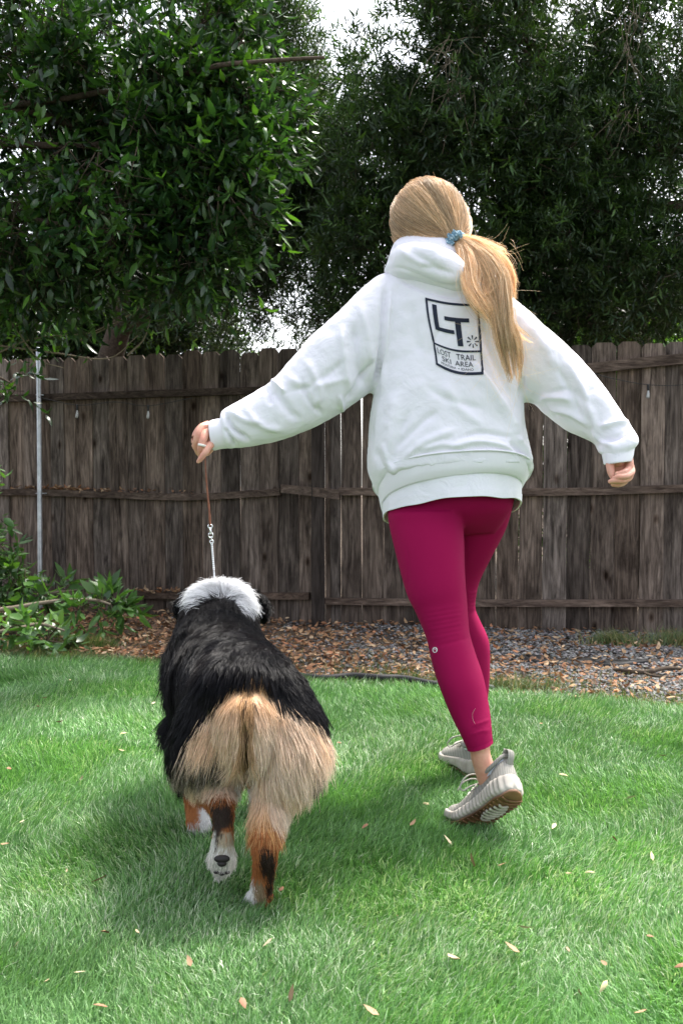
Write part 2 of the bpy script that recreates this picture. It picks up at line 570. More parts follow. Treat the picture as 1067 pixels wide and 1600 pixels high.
# ------------------------------------------------------------------ leaf shapes
def leaves_vf(pos, axis, nrm, L, W, curl, r=None):
    """pointed oval leaves folded a little on the midrib; 8 points and 6 faces each"""
    axis = nz(axis); side = nz(np.cross(axis, nrm)); up = nz(np.cross(side, axis))
    L = L[:, None]; W = W[:, None]; cu = curl[:, None]
    def pt(a, s, h): return pos + axis * L * a + side * W * s + up * (L * cu * h)
    V = np.stack([pt(0, 0, 0), pt(.30, .46, -.02), pt(.33, 0, -.16), pt(.30, -.46, -.02),
                  pt(.66, .36, .05), pt(.68, 0, -.10), pt(.66, -.36, .05), pt(1, 0, .25)], 1)
    n = len(pos); i = np.arange(n)[:, None] * 8
    q = np.concatenate([i + np.array([[1, 2, 5, 4]]), i + np.array([[2, 3, 6, 5]])])
    t = np.concatenate([i + np.array([[0, 2, 1]]), i + np.array([[0, 3, 2]]), i + np.array([[4, 5, 7]]), i + np.array([[5, 6, 7]])])
    return V.reshape(-1, 3), [q, t]

def litter(name, n, seed, region, cols, size=(.022, .05), zoff=.010, thick=.03):
    r = np.random.RandomState(seed)
    x, y = region(r, n); n = len(x)
    z = bed_z(x, y) + zoff + r.uniform(0, thick, n)
    pos = np.stack([x, y, z], 1)
    a = r.uniform(0, 6.283, n)
    ax = np.stack([np.cos(a), np.sin(a), r.normal(0, .30, n)], 1)
    nr = np.stack([r.normal(0, .40, n), r.normal(0, .40, n), np.ones(n)], 1)
    L = r.uniform(*size, n); W = L * r.uniform(.35, .6, n)
    V, F = leaves_vf(pos, ax, nr, L, W, r.normal(.2, .7, n))
    cols = np.array(cols); c = cols[r.randint(0, len(cols), n)] * r.uniform(.6, 1.3, (n, 1))
    return mesh_data(name, V, F, True, np.repeat(c, 8, axis=0))

def litter_region(r, n):
    x = r.uniform(-3.6, 3.2, n); y = r.uniform(3.4, 7.3, n)
    dens = np.where(x < .05, 1.0, np.clip(.95 - .30 * x, .26, 1)) * np.where((x > 0) & (y > 5.0), .65, 1)
    k = (y > lawn_edge_y(x) + .03 + .04 * r.rand(n)) & (y < fence_y(x) + .02) & (r.uniform(0, 1, n) < dens * np.clip(.75 + .5 * noise2(x, y, 51, .9, 2), .1, 1))
    return x[k], y[k]
BROWN = [(.33, .19, .10), (.26, .14, .075), (.40, .26, .15), (.20, .11, .065), (.46, .33, .21), (.15, .09, .06), (.36, .17, .09)]
m_dry = attr_mat('dry_leaf', rough=.7, spec=.2, transl=.15, tint=(1.1, .9, .6))
tag(link('leaf_litter', litter('leaf_litter', 42000, 6, litter_region, BROWN, (.020, .048)), m_dry), kind='stuff')

# black weed cloth showing through the gravel
mb = MB()
r = np.random.RandomState(3)
for (cx, cy, sx, sy) in ((1.10, 4.96, .24, .075), (1.42, 4.93, .18, .04)):
    th = np.linspace(0, 6.283, 40, endpoint=False)
    rr = 1 + .22 * np.sin(th * 3 + cx) + .12 * np.sin(th * 7 + 1)
    px, py = cx + np.cos(th) * sx * rr, cy + np.sin(th) * sy * rr
    top = np.stack([px, py, bed_z(px, py) + .021], 1); c = np.array([[cx, cy, bed_z(np.array([cx]), np.array([cy]))[0] + .025]])
    bot = top - [0, 0, .045]
    V = np.vstack([top, bot, c]); j = np.arange(40)
    mb.add(V, [np.stack([j, (j + 1) % 40, 40 + (j + 1) % 40, 40 + j], 1)[:, ::-1], np.stack([np.full(40, 80), j, (j + 1) % 40], 1)])
tag(mb.build('weed_cloth', m_black), 'torn black weed cloth showing through the grey gravel near the fence', 'weed cloth')

# sticks on the bed
m_bark = mat('bark', rough=.9, spec=.1)
cv = coords(m_bark)
lk(m_bark, ramp(m_bark, noise_node(m_bark, cv, 30, 5, .7), [(.3, (.032, .024, .018)), (.7, (.12, .092, .07))]), pb(m_bark).inputs['Base Color'])
lk(m_bark, bump(m_bark, noise_node(m_bark, cv, 90, 3), .5, .004), pb(m_bark).inputs['Normal'])
mb = MB()
tube(mb, [G(960, 1046, -.03), G(1005, 1050, -.02), G(1040, 1044, -.015), G(1075, 1046, -.03)], [.008, .011, .010, .005], m=8)
tube(mb, [G(1003, 1050, -.025), G(1020, 1056, -.015), G(1050, 1058, -.02)], [.007, .006, .003], m=6)
tag(mb.build('fallen_stick', m_bark), 'forked brown stick lying on the gravel at the right edge of the photo', 'stick')
mb = MB()
tube(mb, [G(770, 1001, -.04), G(800, 1000, -.035), G(842, 1004, -.035)], [.006, .008, .005], m=8)
tag(mb.build('fallen_stick', m_bark), 'straight thin stick lying on the gravel close to the foot of the fence', 'stick')

# pale dry leaves dropped on the lawn: each one a thing
m_drop = mat('lawn_leaf', (.55, .40, .22), .7, .2)
drop = [(94,1127),(193,1145),(190,1172),(128,1215),(290,1230),(60,1103),(205,1092),(240,1098),(70,1090),(478,1068),(8,1318),(35,1283),(155,1373),(296,1501),(418,1472),(620,1430),(738,1344),(784,1350),(708,1495),(380,1566),(455,1552),(580,1578),(158,1570),(125,1518),(73,1532),(888,1364),(921,1362),(1018,1337),(800,1480),(887,1483),(943,1540),(1062,1508),(820,1448),(943,1504),(570,1290),(530,1160),(905,1128),(845,1130),(865,1290),(1015,1462),(105,1360),(215,1455),(440,1388),(700,1312),(645,1285),(665,1255),(880,1210),(985,1245),(1035,1180),(960,1310),(15,1200),(330,1040),(110,1062),(250,1062),(165,1455),(26,1475),(905,1550),(1000,1580)]
DROPC = [(.42, .33, .20), (.34, .22, .13), (.50, .42, .27), (.28, .15, .09), (.46, .42, .22)]
r = np.random.RandomState(17)
protos = []
for k in range(5):
    V, F = leaves_vf(np.zeros((1, 3)), np.array([[1., 0, .05]]), np.array([[0, .2, 1.]]), np.array([.032 + .005 * (k % 3)]), np.array([.013 + .003 * (k % 2)]), np.array([.5 - .3 * k]))
    V = V - V.mean(0)
    top = V; bot = V - [0, 0, .0008]
    FF = [np.vstack([f, f[:, ::-1] + len(V)]) for f in F]
    m_ = mat('dropped_leaf', DROPC[k], .7, .2)
    me = mesh_data('dropped_leaf', np.vstack([top, bot]), FF); me.materials.append(m_)
    protos.append(me)
for i, (u, v) in enumerate(drop):
    z = .036
    p = G(u, v, z)
    o = bpy.data.objects.new('fallen_leaf', protos[(r.randint(0, 5)) if i not in (16, 17, 18) else 1])
    COL.objects.link(o)
    o.location = p; o.rotation_euler = (r.normal(0, .35), r.normal(0, .35), r.uniform(0, 6.28))
    s = r.uniform(.45, .85) if i not in (16, 18, 12) else 1.15
    o.scale = (s, s, s)
    own = {(708, 1495): 'largest tan fallen leaf, on the lawn near the bottom right of the photo', (620, 1430): 'slim pale upright leaf on the lawn between the standing paw and the largest tan leaf',
           (738, 1344): 'pale broad fallen leaf on the lawn just below the lifted shoe', (296, 1501): 'orange-tan fallen leaf on the lawn low on the left, below the dog', (418, 1472): 'pale flat leaf on the lawn right below the standing hind paw'}
    if (u, v) in own: o.data = protos[(0, 1, 2)[i % 3]]
    tag(o, own.get((u, v), 'small dry fallen leaf lying among the blades of the green lawn'), 'leaf', 'dry leaves scattered on the lawn')

# ------------------------------------------------------------------ fence
m_fence = wood_mat('weathered_board', (.040, .033, .029), (.27, .228, .198))
m_rail = wood_mat('weathered_rail', (.045, .034, .029), (.17, .135, .112), grain_axis=0, stain=.5, knots=False)
m_post = wood_mat('weathered_post', (.024, .020, .018), (.075, .063, .056), stain=.4, knots=False)
fence = empty('wooden_fence', (0, 6.15, -.05), 'tall weathered grey-brown board fence with dog-eared tops running across behind the lawn', 'fence')

def fx_depth(u, right):
    """plan position of the fence line at photo column u"""
    # solve x = (u-533.5)/FPX*d with y~d
    k = (u - 533.5) / FPX
    if right:   # y = 6.15 - .14 (x+.17)
        y = (6.15 - .14 * .17) / (1 + .14 * k)
    else:       # y = 6.15 + .31(-.17 - x)
        y = (6.15 - .31 * .17) / (1 + .31 * k)
    return k * y, y

def boards(edges, right, topv, botv, seed, warmth):
    r = np.random.RandomState(seed)
    mbb = MB()
    for i in range(len(edges) - 1):
        u0, u1 = edges[i], edges[i + 1]
        x0, y0 = fx_depth(u0, right); x1, y1 = fx_depth(u1, right)
        a = np.array([x0, y0, 0]); b = np.array([x1, y1, 0])
        w = np.linalg.norm(b - a); t = (b - a) / w; nrm = np.array([t[1], -t[0], 0])      # towards the viewer
        um = (u0 + u1) / 2; d = (y0 + y1) / 2
        zt = P(um, topv(um), d)[2] + r.normal(0, .006); zb = P(um, botv(um), d)[2] - .04
        gap = abs(r.normal(.0030, .0012)) + (.0050 if r.rand() < .10 else 0)
        gl = gap; gr = abs(r.normal(.0008, .0005))
        c0 = a + t * gl; c1 = b - t * gr
        th = .017; sk = r.normal(0, .004)
        off = (.0045 if i % 2 else -.0045) + r.normal(0, .002)
        cut = .026; ww = np.linalg.norm(c1 - c0)
        # outline front face: bottom-left, bottom-right, right shoulder, top-right cut, top-left cut, left shoulder; with rows for a slight warp
        rows = []
        hs = np.linspace(zb, zt - cut, 7)
        wob = r.normal(0, .0011, (7, 2))
        for k, h in enumerate(hs):
            lean = sk * (k / 6)
            rows.append((c0 + t * (wob[k, 0] + lean) + [0, 0, h], c1 + t * (wob[k, 1] + lean) + [0, 0, h + r.normal(0, .0)]))
        ct = cut * r.uniform(.75, 1.25)
        tl = c0 + t * (ct + sk) + [0, 0, zt]; tr = c1 + t * (sk - ct) + [0, 0, zt]
        Lp = np.array([q[0] for q in rows] + [tl]); Rp = np.array([q[1] for q in rows] + [tr])
        fr = nrm * (off)
        V = np.vstack([Lp + fr, Rp + fr, Lp + fr - nrm * th, Rp + fr - nrm * th]); n = len(Lp)
        F = []
        for k in range(n - 1):
            F += [[k, n + k, n + k + 1, k + 1], [2 * n + k + 1, 3 * n + k + 1, 3 * n + k, 2 * n + k], [k + 1, 2 * n + k + 1, 2 * n + k, k], [n + k, 3 * n + k, 3 * n + k + 1, n + k + 1]]
        F += [[n - 1, 2 * n - 1, 4 * n - 1, 3 * n - 1], [0, 2 * n, 3 * n, n]]
        mbb.add(V, np.array(F), col=(r.uniform(0, 1), np.clip(r.normal(warmth, .25), 0, 1), r.uniform(0, 1)))
    return mbb
Ledge = [-250, -222, -196, -170, -144, -118, -92, -66, -40, -14, 15, 38, 60, 67 + 14, 92 + 10, 120, 145, 172, 200, 229, 258, 286, 316, 345, 375, 406, 436, 467, 489]
Redge = [508, 517, 533, 565, 599, 632, 667, 702, 738, 775, 810, 847, 885, 922, 960, 998, 1037, 1076, 1116, 1157, 1199, 1242, 1286, 1331, 1377, 1424, 1472]
ltop = lambda u: np.interp(u, [-250, 0, 200, 300, 489], [566, 562, 556, 553, 545])
lbot = lambda u: np.interp(u, [-250, 0, 200, 489], [940, 948, 958, 972])
rtop = lambda u: np.interp(u, [508, 700, 900, 1067, 1472], [547, 545, 540, 535, 520])
rbot = lambda u: np.interp(u, [508, 700, 1067, 1472], [980, 985, 997, 1012])
boards(Ledge, False, ltop, lbot, 1, .25).build('board_panel', m_fence, fence, smooth=False)
boards(Redge, True, rtop, rbot, 2, .45).build('board_panel', m_fence, fence, smooth=False)

def rail(pts, right, h, th=.038, col=(.5, .3, .2), jag=.0, lift=0.0):
    """a horizontal rail nailed in front of the boards; pts = (u, v) of its top edge, h = height in px at that spot"""
    mbb = MB(); A = []
    for (u, v) in pts:
        x, y = fx_depth(u, right); A.append((x, y, P(u, v, y)[2]))
    A = catmull(np.array(A), 6) if len(A) > 2 else np.array(A)
    t = nz(np.gradient(A, axis=0)); t[:, 2] = 0; t = nz(t)
    nrm = np.stack([t[:, 1], -t[:, 0], np.zeros(len(t))], 1)
    f0 = A + nrm * .006; f1 = A + nrm * (.006 + th)
    dn = np.array([0, 0, h])
    rings = np.stack([f0, f1, f1 - dn, f0 - dn], 1)
    rings[:, 1:3] += np.random.RandomState(int(pts[0][0]) + 900).normal(0, jag, (len(A), 1, 3))
    V, F = loft_vf(rings)
    mbb.add(V, F, col=col)
    return mbb
rail([(-250, 624), (0, 619), (150, 614), (300, 609), (490, 603)], False, .045, col=(.15, .2, .3)).build('rail', m_rail, fence, smooth=False)
rail([(-250, 771), (8, 764), (150, 767), (300, 771), (441, 763)], False, .043, col=(.55, .3, .6), jag=.001).build('rail', m_rail, fence, smooth=False)
rail([(205, 925), (300, 926), (486, 926)], False, .040, col=(.45, .6, .8), jag=.001).build('rail', m_rail, fence, smooth=False)
rail([(509, 606), (700, 590), (885, 573), (985, 562), (1067, 554), (1300, 535), (1472, 520)], True, .060, col=(.7, .3, .9)).build('rail', m_rail, fence, smooth=False)
rail([(530, 762), (700, 763), (900, 762), (1067, 757), (1472, 748)], True, .045, col=(.85, .35, .4)).build('rail', m_rail, fence, smooth=False)
rail([(509, 934), (760, 937), (1067, 937), (1472, 937)], True, .040, col=(.95, .4, .5)).build('rail', m_rail, fence, smooth=False)
# short splice board nailed over the post
x0, y0 = fx_depth(441, False); x1, y1 = fx_depth(530, True)
a = P(441, 757, y0 - .07); b = P(530, 765, y1 - .10)
t = (b - a); n_ = nz(np.array([t[1], -t[0], 0]))
rg = np.array([[q, q + n_ * .022, q + n_ * .022 - [0, 0, .050 + .01 * s], q - [0, 0, .050 + .01 * s]] for s, q in ((0, a), (.5, (a + b) / 2 + [0, 0, .002]), (1, b))])
mb = MB(); V, F = loft_vf(rg); mb.add(V, F, col=(.75, .25, .1)); mb.build('splice_board', m_rail, fence, smooth=False)
# posts: the one in view with its base, one beyond the right edge
for (ua, ub, right, vb, vt, nm) in ((487, 508, True, 985, 600, 'post'), (1330, 1354, True, 1010, 545, 'post')):
    x0, y0 = fx_depth(ua, right); x1, y1 = fx_depth(ub, right)
    zb = P(ua, vb, y0)[2] - .06; zt = P(ua, vt, y0)[2]
    mb = MB(); V, F = box_vf(((x0 + x1) / 2, (y0 + y1) / 2 - .045, (zb + zt) / 2), (x1 - x0) * .98, .085, zt - zb)
    mb.add(V, F, col=(.55, .1, .7)); o = mb.build(nm, m_post, fence, smooth=False)
    bv = o.modifiers.new('b', 'BEVEL'); bv.width = .004; bv.segments = 2

# leaves caught on the fence rails
def rail_litter(r, n):
    u = r.uniform(20, 350, n)
    u = np.concatenate([u, r.uniform(215, 285, n // 2)])
    return u
r = np.random.RandomState(9)
n = 260
u = np.where(r.rand(n) < .55, r.normal(90, 32, n), r.uniform(20, 300, n))
low = r.rand(n) < .3
u = np.where(low, r.uniform(205, 310, n), u)
pos = []
for uu, lo in zip(u, low):
    x, y = fx_depth(uu, False); pos.append(P(uu, (925 if lo else np.interp(uu, [8, 150, 300], [764, 767, 771])), y - .028) + [0, 0, r.uniform(.002, .02)])
pos = np.array(pos); a = r.uniform(0, 6.28, n)
V, F = leaves_vf(pos, np.stack([np.cos(a), np.sin(a) * .6, r.normal(0, .4, n)], 1), np.stack([r.normal(0, .6, n), r.normal(0, .6, n), np.ones(n)], 1), r.uniform(.02, .045, n), r.uniform(.012, .022, n), r.normal(.2, .5, n))
c = np.array(BROWN)[r.randint(0, len(BROWN), n)]
tag(link('rail_leaves', mesh_data('rail_leaves', V, F, True, np.repeat(c, 8, axis=0)), m_dry), kind='stuff')

# galvanised pole in front of the fence
m_galv = mat('galvanised_steel', (.50, .53, .56), .42, .5, Metallic=.65)
cv = coords(m_galv)
lk(m_galv, ramp(m_galv, noise_node(m_galv, cv, 22, 4), [(.3, (.42, .45, .48)), (.7, (.66, .69, .72))]), pb(m_galv).inputs['Base Color'])
x, y = fx_depth(62, False); dpol = y - .10
pole = empty('metal_pole', tuple(P(63, 955, dpol)), 'slim galvanised grey metal pole standing upright against the left part of the fence', 'pole')
mb = MB(); tube(mb, [P(60.5, 546, dpol), P(62, 700, dpol), P(63.5, 960, dpol)], .0155, n=3, m=16); mb.build('tube', m_galv, pole)
for v in (617, 771):
    mb = MB(); p = P(61, v, dpol); th = np.linspace(0, 6.283, 17)
    tube(mb, [p + [.017 * math.cos(a), .017 * math.sin(a), 0] for a in th], .003, n=1, m=6, round_ends=False)
    tube(mb, [p + [.014, 0, 0], p + [.04, .03, 0], p + [.06, .07, 0]], .004, m=6)
    mb.build('clamp', m_galv, pole)

# wire with hanging bulbs on the fence
m_wire = mat('black_wire', (.01, .01, .01), .5, .4)
m_bulb = mat('frosted_glass', (.40, .40, .39), .25, .5)
sl = empty('string_light', tuple(P(1012, 600, 5.75)), 'thin black wire with a small frosted bulb sagging across the right part of the fence', 'string light')
mb = MB(); tube(mb, [P(880, 560, 5.80), P(925, 582, 5.80), P(960, 592, 5.79), P(1012, 601, 5.77), P(1067, 601, 5.75), P(1160, 585, 5.7)], .0022, m=6); mb.build('wire', m_wire, sl)
def bulb(u, v, d, par):
    m1 = MB(); tube(m1, [P(u, v, d), P(u, v + 7, d)], .007, m=8); s = m1.build('socket', m_wire, par)
    m2 = MB(); tube(m2, [P(u, v + 7, d), P(u, v + 13, d), P(u - .5, v + 18, d)], [.004, .008, .010], m=12); m2.build('bulb', m_bulb, par)
bulb(1012, 602, 5.77, sl)
sl2 = empty('string_light', tuple(P(200, 625, 6.5)), 'thin wire with two small frosted bulbs hanging under the left top rail of the fence', 'string light')
mb = MB(); tube(mb, [P(60, 620, 6.58), P(121, 633, 6.5), P(180, 628, 6.42), P(232, 634, 6.36), P(300, 622, 6.28)], .0022, m=6); mb.build('wire', m_wire, sl2)
bulb(121, 633, 6.5, sl2); bulb(232, 634, 6.36, sl2)

# ------------------------------------------------------------------ trees
def crown(name, blobs, seed, nclust, nleaf, L, W, cols, spread, droop, parent, material, density_fn=None, up=.2, twigs=True, limb_pts=None, tip_cols=None, whorl=True, clump=None):
    """leaf clusters on twigs through a volume of ellipsoids: blobs = (centre xyz, radii xyz, weight)"""
    r = np.random.RandomState(seed)
    C = np.array([b[0] for b in blobs], float); S = np.array([b[1] for b in blobs], float); Wt = np.array([b[2] for b in blobs], float)
    k = r.choice(len(blobs), nclust, p=Wt / Wt.sum())
    q = nz(r.normal(size=(nclust, 3))) * (r.uniform(0, 1, (nclust, 1)) ** .42)
    cc = C[k] + q * S[k]
    if clump:
        g = noise3(cc, seed + 5, clump[0], 2)
        kk = g > clump[1]; cc = cc[kk]; q = q[kk]
    if density_fn is not None:
        keep = density_fn(cc, r); cc = cc[keep]; q = q[keep]
    n = len(cc)
    # twig direction: outward and a bit drooping/upward
    td = nz(q + r.normal(0, .55, (n, 3)) + np.array([0, 0, up]))
    tl = spread * r.uniform(.6, 1.3, n)
    m = nleaf
    s = np.tile(np.linspace(.08, 1, m), (n, 1)) + r.uniform(-.05, .05, (n, m))
    ph = np.arange(m)[None] * 2.4 + r.uniform(0, 6.28, (n, 1)) + r.normal(0, .3, (n, m))
    a1 = nz(np.cross(td, np.array([.12, .31, 1.0]))); a2 = np.cross(td, a1)
    out = a1[:, None] * np.cos(ph)[..., None] + a2[:, None] * np.sin(ph)[..., None]
    pos = cc[:, None] + td[:, None] * (s * tl[:, None])[..., None]
    pos[..., 2] -= droop * (s ** 2) * tl[:, None]
    ax = nz(td[:, None] * (.55 + .5 * s[..., None]) + out + np.array([0, 0, -.25 * droop]))
    nr = nz(np.array([0, 0, 1.0]) + out * .15 + r.normal(0, .45, (n, m, 3)))
    sz = r.uniform(.55, 1.2, (n, m)) * r.uniform(.75, 1.2, (n, 1))
    V, F = leaves_vf(pos.reshape(-1, 3), ax.reshape(-1, 3), nr.reshape(-1, 3), (L * sz).ravel(), (W * sz * r.uniform(.8, 1.2, sz.shape)).ravel(), r.normal(.15, .35, n * m))
    cols = np.array(cols)
    ci = r.randint(0, len(cols), n)
    g2 = np.clip(1 + .45 * noise3(cc, seed + 9, 1.1, 2), .45, 1.7)
    c = cols[ci][:, None] * r.uniform(.65, 1.35, (n, m, 1)) * g2[:, None, None]
    if tip_cols is not None:
        new = (r.rand(n) < .12)[:, None, None] & (s[..., None] > .6)
        c = np.where(new, np.array(tip_cols), c)
    o = link(name, mesh_data(name, V, F, True, np.repeat(c.reshape(-1, 3), 8, axis=0)), material, parent)
    tw = MB()
    if twigs:
        kk = np.arange(n); r.shuffle(kk); kk = kk[:min(n, 2600)]
        a = cc[kk]; b = cc[kk] + td[kk] * tl[kk][:, None]; b[:, 2] -= droop * tl[kk]
        a = a - td[kk] * tl[kk][:, None] * .6
        sd = nz(np.cross(td[kk], [0, 1, 0.2])) * .0035; sd2 = nz(np.cross(td[kk], sd)) * .0035
        V = np.stack([a + sd, a - sd * .5 + sd2, a - sd * .5 - sd2, b], 1).reshape(-1, 3); i = np.arange(len(kk))[:, None] * 4
        tw.add(V, np.concatenate([i + [[0, 1, 3]], i + [[1, 2, 3]], i + [[2, 0, 3]]]))
    return o, tw, cc

m_leaf_b = attr_mat('broad_leaf', rough=.34, spec=.55, transl=.28, tint=(1.5, 1.7, .5))
m_leaf_n = attr_mat('narrow_leaf', rough=.45, spec=.45, transl=.22, tint=(1.5, 1.6, .5))

def limbs(mbx, trunk, targets, r0, seed, n=10):
    """limbs from points along the trunk out to targets, sagging and wandering"""
    r = np.random.RandomState(seed); trunk = np.asarray(trunk)
    for tgt in targets:
        tgt = np.asarray(tgt, float)
        h = r.uniform(.35, .95); ii = h * (len(trunk) - 1); i0 = int(ii); f = ii - i0
        a = trunk[i0] * (1 - f) + trunk[min(i0 + 1, len(trunk) - 1)] * f
        L = np.linalg.norm(tgt - a)
        m1 = a * .66 + tgt * .34 + r.normal(0, .09 * L, 3) * [1, 1, .5] + [0, 0, .08 * L]
        m2 = a * .3 + tgt * .7 + r.normal(0, .08 * L, 3)
        tube(mbx, [a, m1, m2, tgt], [r0, r0 * .7, r0 * .42, r0 * .12], n=4, m=7)

def E3(u, v, d): return P(u, v, d)
def rad(pu, pv, dd, d): return (pu / FPX * d, dd, pv / FPX * d)

# --- the near broad-leaved tree at the left, hanging over the fence corner
t1 = empty('broadleaf_tree', (-2.9, 5.2, -.03), 'near broad-leaved green tree whose leafy boughs fill the upper left of the photo', 'tree')
B = [((60, 60), 5.0, (190, 110), .6, 1.0), ((40, 230), 4.9, (170, 140), .6, 1.2), ((230, 130), 4.9, (130, 110), .5, 1.0), ((330, 180), 5.0, (95, 85), .4, .75),
     ((200, 270), 4.8, (150, 110), .5, 1.1), ((330, 300), 4.9, (85, 70), .35, .5), ((290, 380), 4.9, (75, 60), .3, .35), ((70, 380), 4.9, (130, 80), .5, .55), ((180, 360), 4.9, (110, 70), .4, .5),
     ((380, 120), 5.1, (65, 60), .3, .3), ((400, 215), 5.0, (45, 30), .2, .12), ((-150, 200), 5.0, (160, 250), .7, 1.0), ((330, 30), 5.3, (80, 70), .3, .25), ((20, 450), 5.3, (60, 60), .4, .15), ((120, -60), 5.0, (300, 70), .6, .6), ((10, 600), 5.9, (22, 30), .15, .012)]
blobs = [(E3(b[0][0], b[0][1], b[1]), rad(b[2][0], b[2][1], b[3], b[1]), b[4]) for b in B]
GREEN1 = [(.021, .058, .014), (.030, .078, .020), (.012, .034, .012), (.048, .110, .020), (.020, .050, .022)]
def broad_density(cc, r):
    u, v, d = uvd(cc)
    hole = np.exp(-(((u - 225) / 22) ** 2 + ((v - 12) / 22) ** 2)) + np.exp(-(((u - 262) / 40) ** 2 + ((v - 505) / 40) ** 2))
    return (r.rand(len(cc)) > hole * 1.2)
cr, tw, cc = crown('crown', blobs, 101, 7000, 9, .078, .027, GREEN1, .20, .5, t1, m_leaf_b, broad_density, up=-.15, clump=(1.25, -.12), tip_cols=(.075, .17, .03))
trunk = np.array([[-2.9, 5.2, -.08], [-2.82, 5.2, .8], [-2.70, 5.15, 1.6], [-2.5, 5.1, 2.4], [-2.3, 5.0, 3.2]])
tube(tw, trunk, [.10, .085, .07, .05, .03], m=12)
rr = np.random.RandomState(5)
limbs(tw, trunk, [E3(330, 180, 5.0), E3(330, 300, 4.9), E3(200, 270, 4.8), E3(60, 60, 5.0), E3(290, 380, 4.9), E3(380, 60, 5.0), E3(230, 100, 4.9), E3(60, 380, 4.9), E3(20, 600, 5.8), E3(-150, 100, 5), E3(420, 215, 5)], .035, 3)
tw.build('trunk', m_bark, t1)
mb = MB()
for pts in ([(-30, 520), (60, 470), (150, 440), (235, 425), (262, 432)], [(-20, 480), (40, 500), (110, 470), (200, 455), (230, 452)], [(120, 535), (190, 500), (228, 470), (222, 430)], [(0, 540), (90, 552), (170, 560), (215, 525)], [(20, 505), (60, 560), (100, 575)], [(-20, 560), (50, 530), (140, 520), (180, 500)], [(200, 555), (225, 530), (235, 500)]):
    tube(mb, [P(a, b, 5.25 + .0005 * a) for a, b in pts], np.linspace(.006, .002, len(pts)), m=6)
m_twig = mat('pale_twig', (.20, .165, .12), .8, .2)
mb.build('bare_twigs', m_twig, t1)
mb = MB(); tube(mb, [P(325, 107, 4.7), P(350, 101, 4.7), P(400, 97, 4.72), P(450, 93, 4.74), P(505, 90, 4.75)], [.012, .012, .011, .010, .008], m=9)
tube(mb, [P(325, 107, 4.7), P(230, 130, 4.8), P(60, 160, 4.95), P(-120, 170, 5.0)], [.012, .013, .016, .02], m=9)
mb.build('broken_branch', m_bark, t1)

# --- the grey-green tree in the middle distance
GREY = [(.030, .056, .028), (.042, .074, .040), (.022, .044, .022), (.055, .088, .048)]
DARK = [(.030, .062, .016), (.038, .082, .020), (.018, .040, .013), (.062, .120, .026), (.034, .064, .024)]
def holes(list_):
    def f(cc, r):
        u, v, d = uvd(cc); h = np.zeros(len(u))
        for (a, b, sa, sb, s) in list_: h = np.maximum(h, s * np.exp(-(((u - a) / sa) ** 2 + ((v - b) / sb) ** 2)))
        return r.rand(len(cc)) > h
    return f
SKYH = [(512, 15, 38, 62, 1.2), (545, -10, 45, 40, 1.0), (232, 12, 26, 22, 1), (385, 500, 42, 42, .80), (470, 470, 50, 30, .72), (545, 445, 30, 34, .55), (330, 520, 30, 24, .5), (430, 520, 40, 26, .75), (520, 80, 20, 60, .85)]
t2 = empty('feathery_tree', (-2.3, 9.0, -.1), 'grey-green narrow-leaved tree rising behind the fence left of the white sky gap', 'tree')
B = [((420, 60), 8.6, (95, 100), .7, 1.0), ((470, 230), 8.4, (90, 110), .7, 1.0), ((380, 330), 8.4, (150, 120), .8, 1.0), ((450, 400), 8.4, (120, 70), .6, .55), ((290, 430), 8.6, (160, 90), .8, .7), ((420, 500), 8.6, (150, 60), .6, .45), ((480, 330), 8.4, (70, 90), .6, .5), ((470, 440), 8.5, (60, 60), .5, .3), ((300, -40), 8.6, (200, 90), .7, .6), ((250, 250), 8.9, (220, 200), .6, .8)]
blobs = [(E3(b[0][0], b[0][1], b[1]), rad(b[2][0], b[2][1], b[3], b[1]), b[4]) for b in B]
cr, tw, cc = crown('crown', blobs, 102, 13000, 12, .066, .013, GREY + DARK, .17, .15, t2, m_leaf_n, holes(SKYH), up=.4, clump=(.8, -.45))
trunk = np.array([[-2.3, 9.0, -.2], [-2.25, 9, 1.2], [-1.9, 8.9, 2.4], [-1.4, 8.7, 3.6], [-1.0, 8.6, 4.6]])
tube(tw, trunk, [.14, .12, .10, .07, .04], m=12)
limbs(tw, trunk, [b[0] for b in blobs] + [E3(450, 20, 8.6), E3(500, 200, 8.5), E3(330, 460, 8.5)], .045, 4)
tw.build('trunk', m_bark, t2)

# --- the big dark tree over the right half
t3 = empty('dark_evergreen_tree', (2.6, 8.2, -.1), 'large dark evergreen tree hanging over the fence behind the walking woman, on the right', 'tree')
B = [((640, 90), 7.4, (110, 110), .8, 1.0), ((800, 60), 7.2, (170, 110), .9, 1.4), ((980, 80), 7.2, (170, 130), .9, 1.4), ((600, 250), 7.4, (95, 110), .7, .9), ((720, 240), 7.2, (140, 110), .8, 1.2), ((880, 260), 7.2, (150, 110), .8, 1.2), ((1040, 270), 7.2, (120, 130), .8, 1.1), ((570, 380), 7.6, (80, 80), .7, .6), ((850, 400), 7.3, (160, 90), .8, 1.1), ((1010, 430), 7.3, (130, 90), .8, .9), ((900, 500), 7.5, (150, 50), .6, .7), ((560, 480), 7.8, (80, 50), .5, .35), ((1200, 250), 7.2, (150, 280), .9, 1.4), ((800, -60), 7.2, (300, 80), .9, 1.0), ((700, 430), 7.8, (120, 110), .6, .7)]
blobs = [(E3(b[0][0], b[0][1], b[1]), rad(b[2][0], b[2][1], b[3], b[1]), b[4]) for b in B]
SKYR = [(540, 5, 34, 50, 1.0), (512, 15, 34, 58, 1.1), (590, 130, 40, 70, .2), (985, 150, 30, 20, .35), (800, 170, 14, 14, .6), (900, 95, 12, 12, .6), (960, 470, 40, 25, .35), (560, 440, 34, 34, .4)]
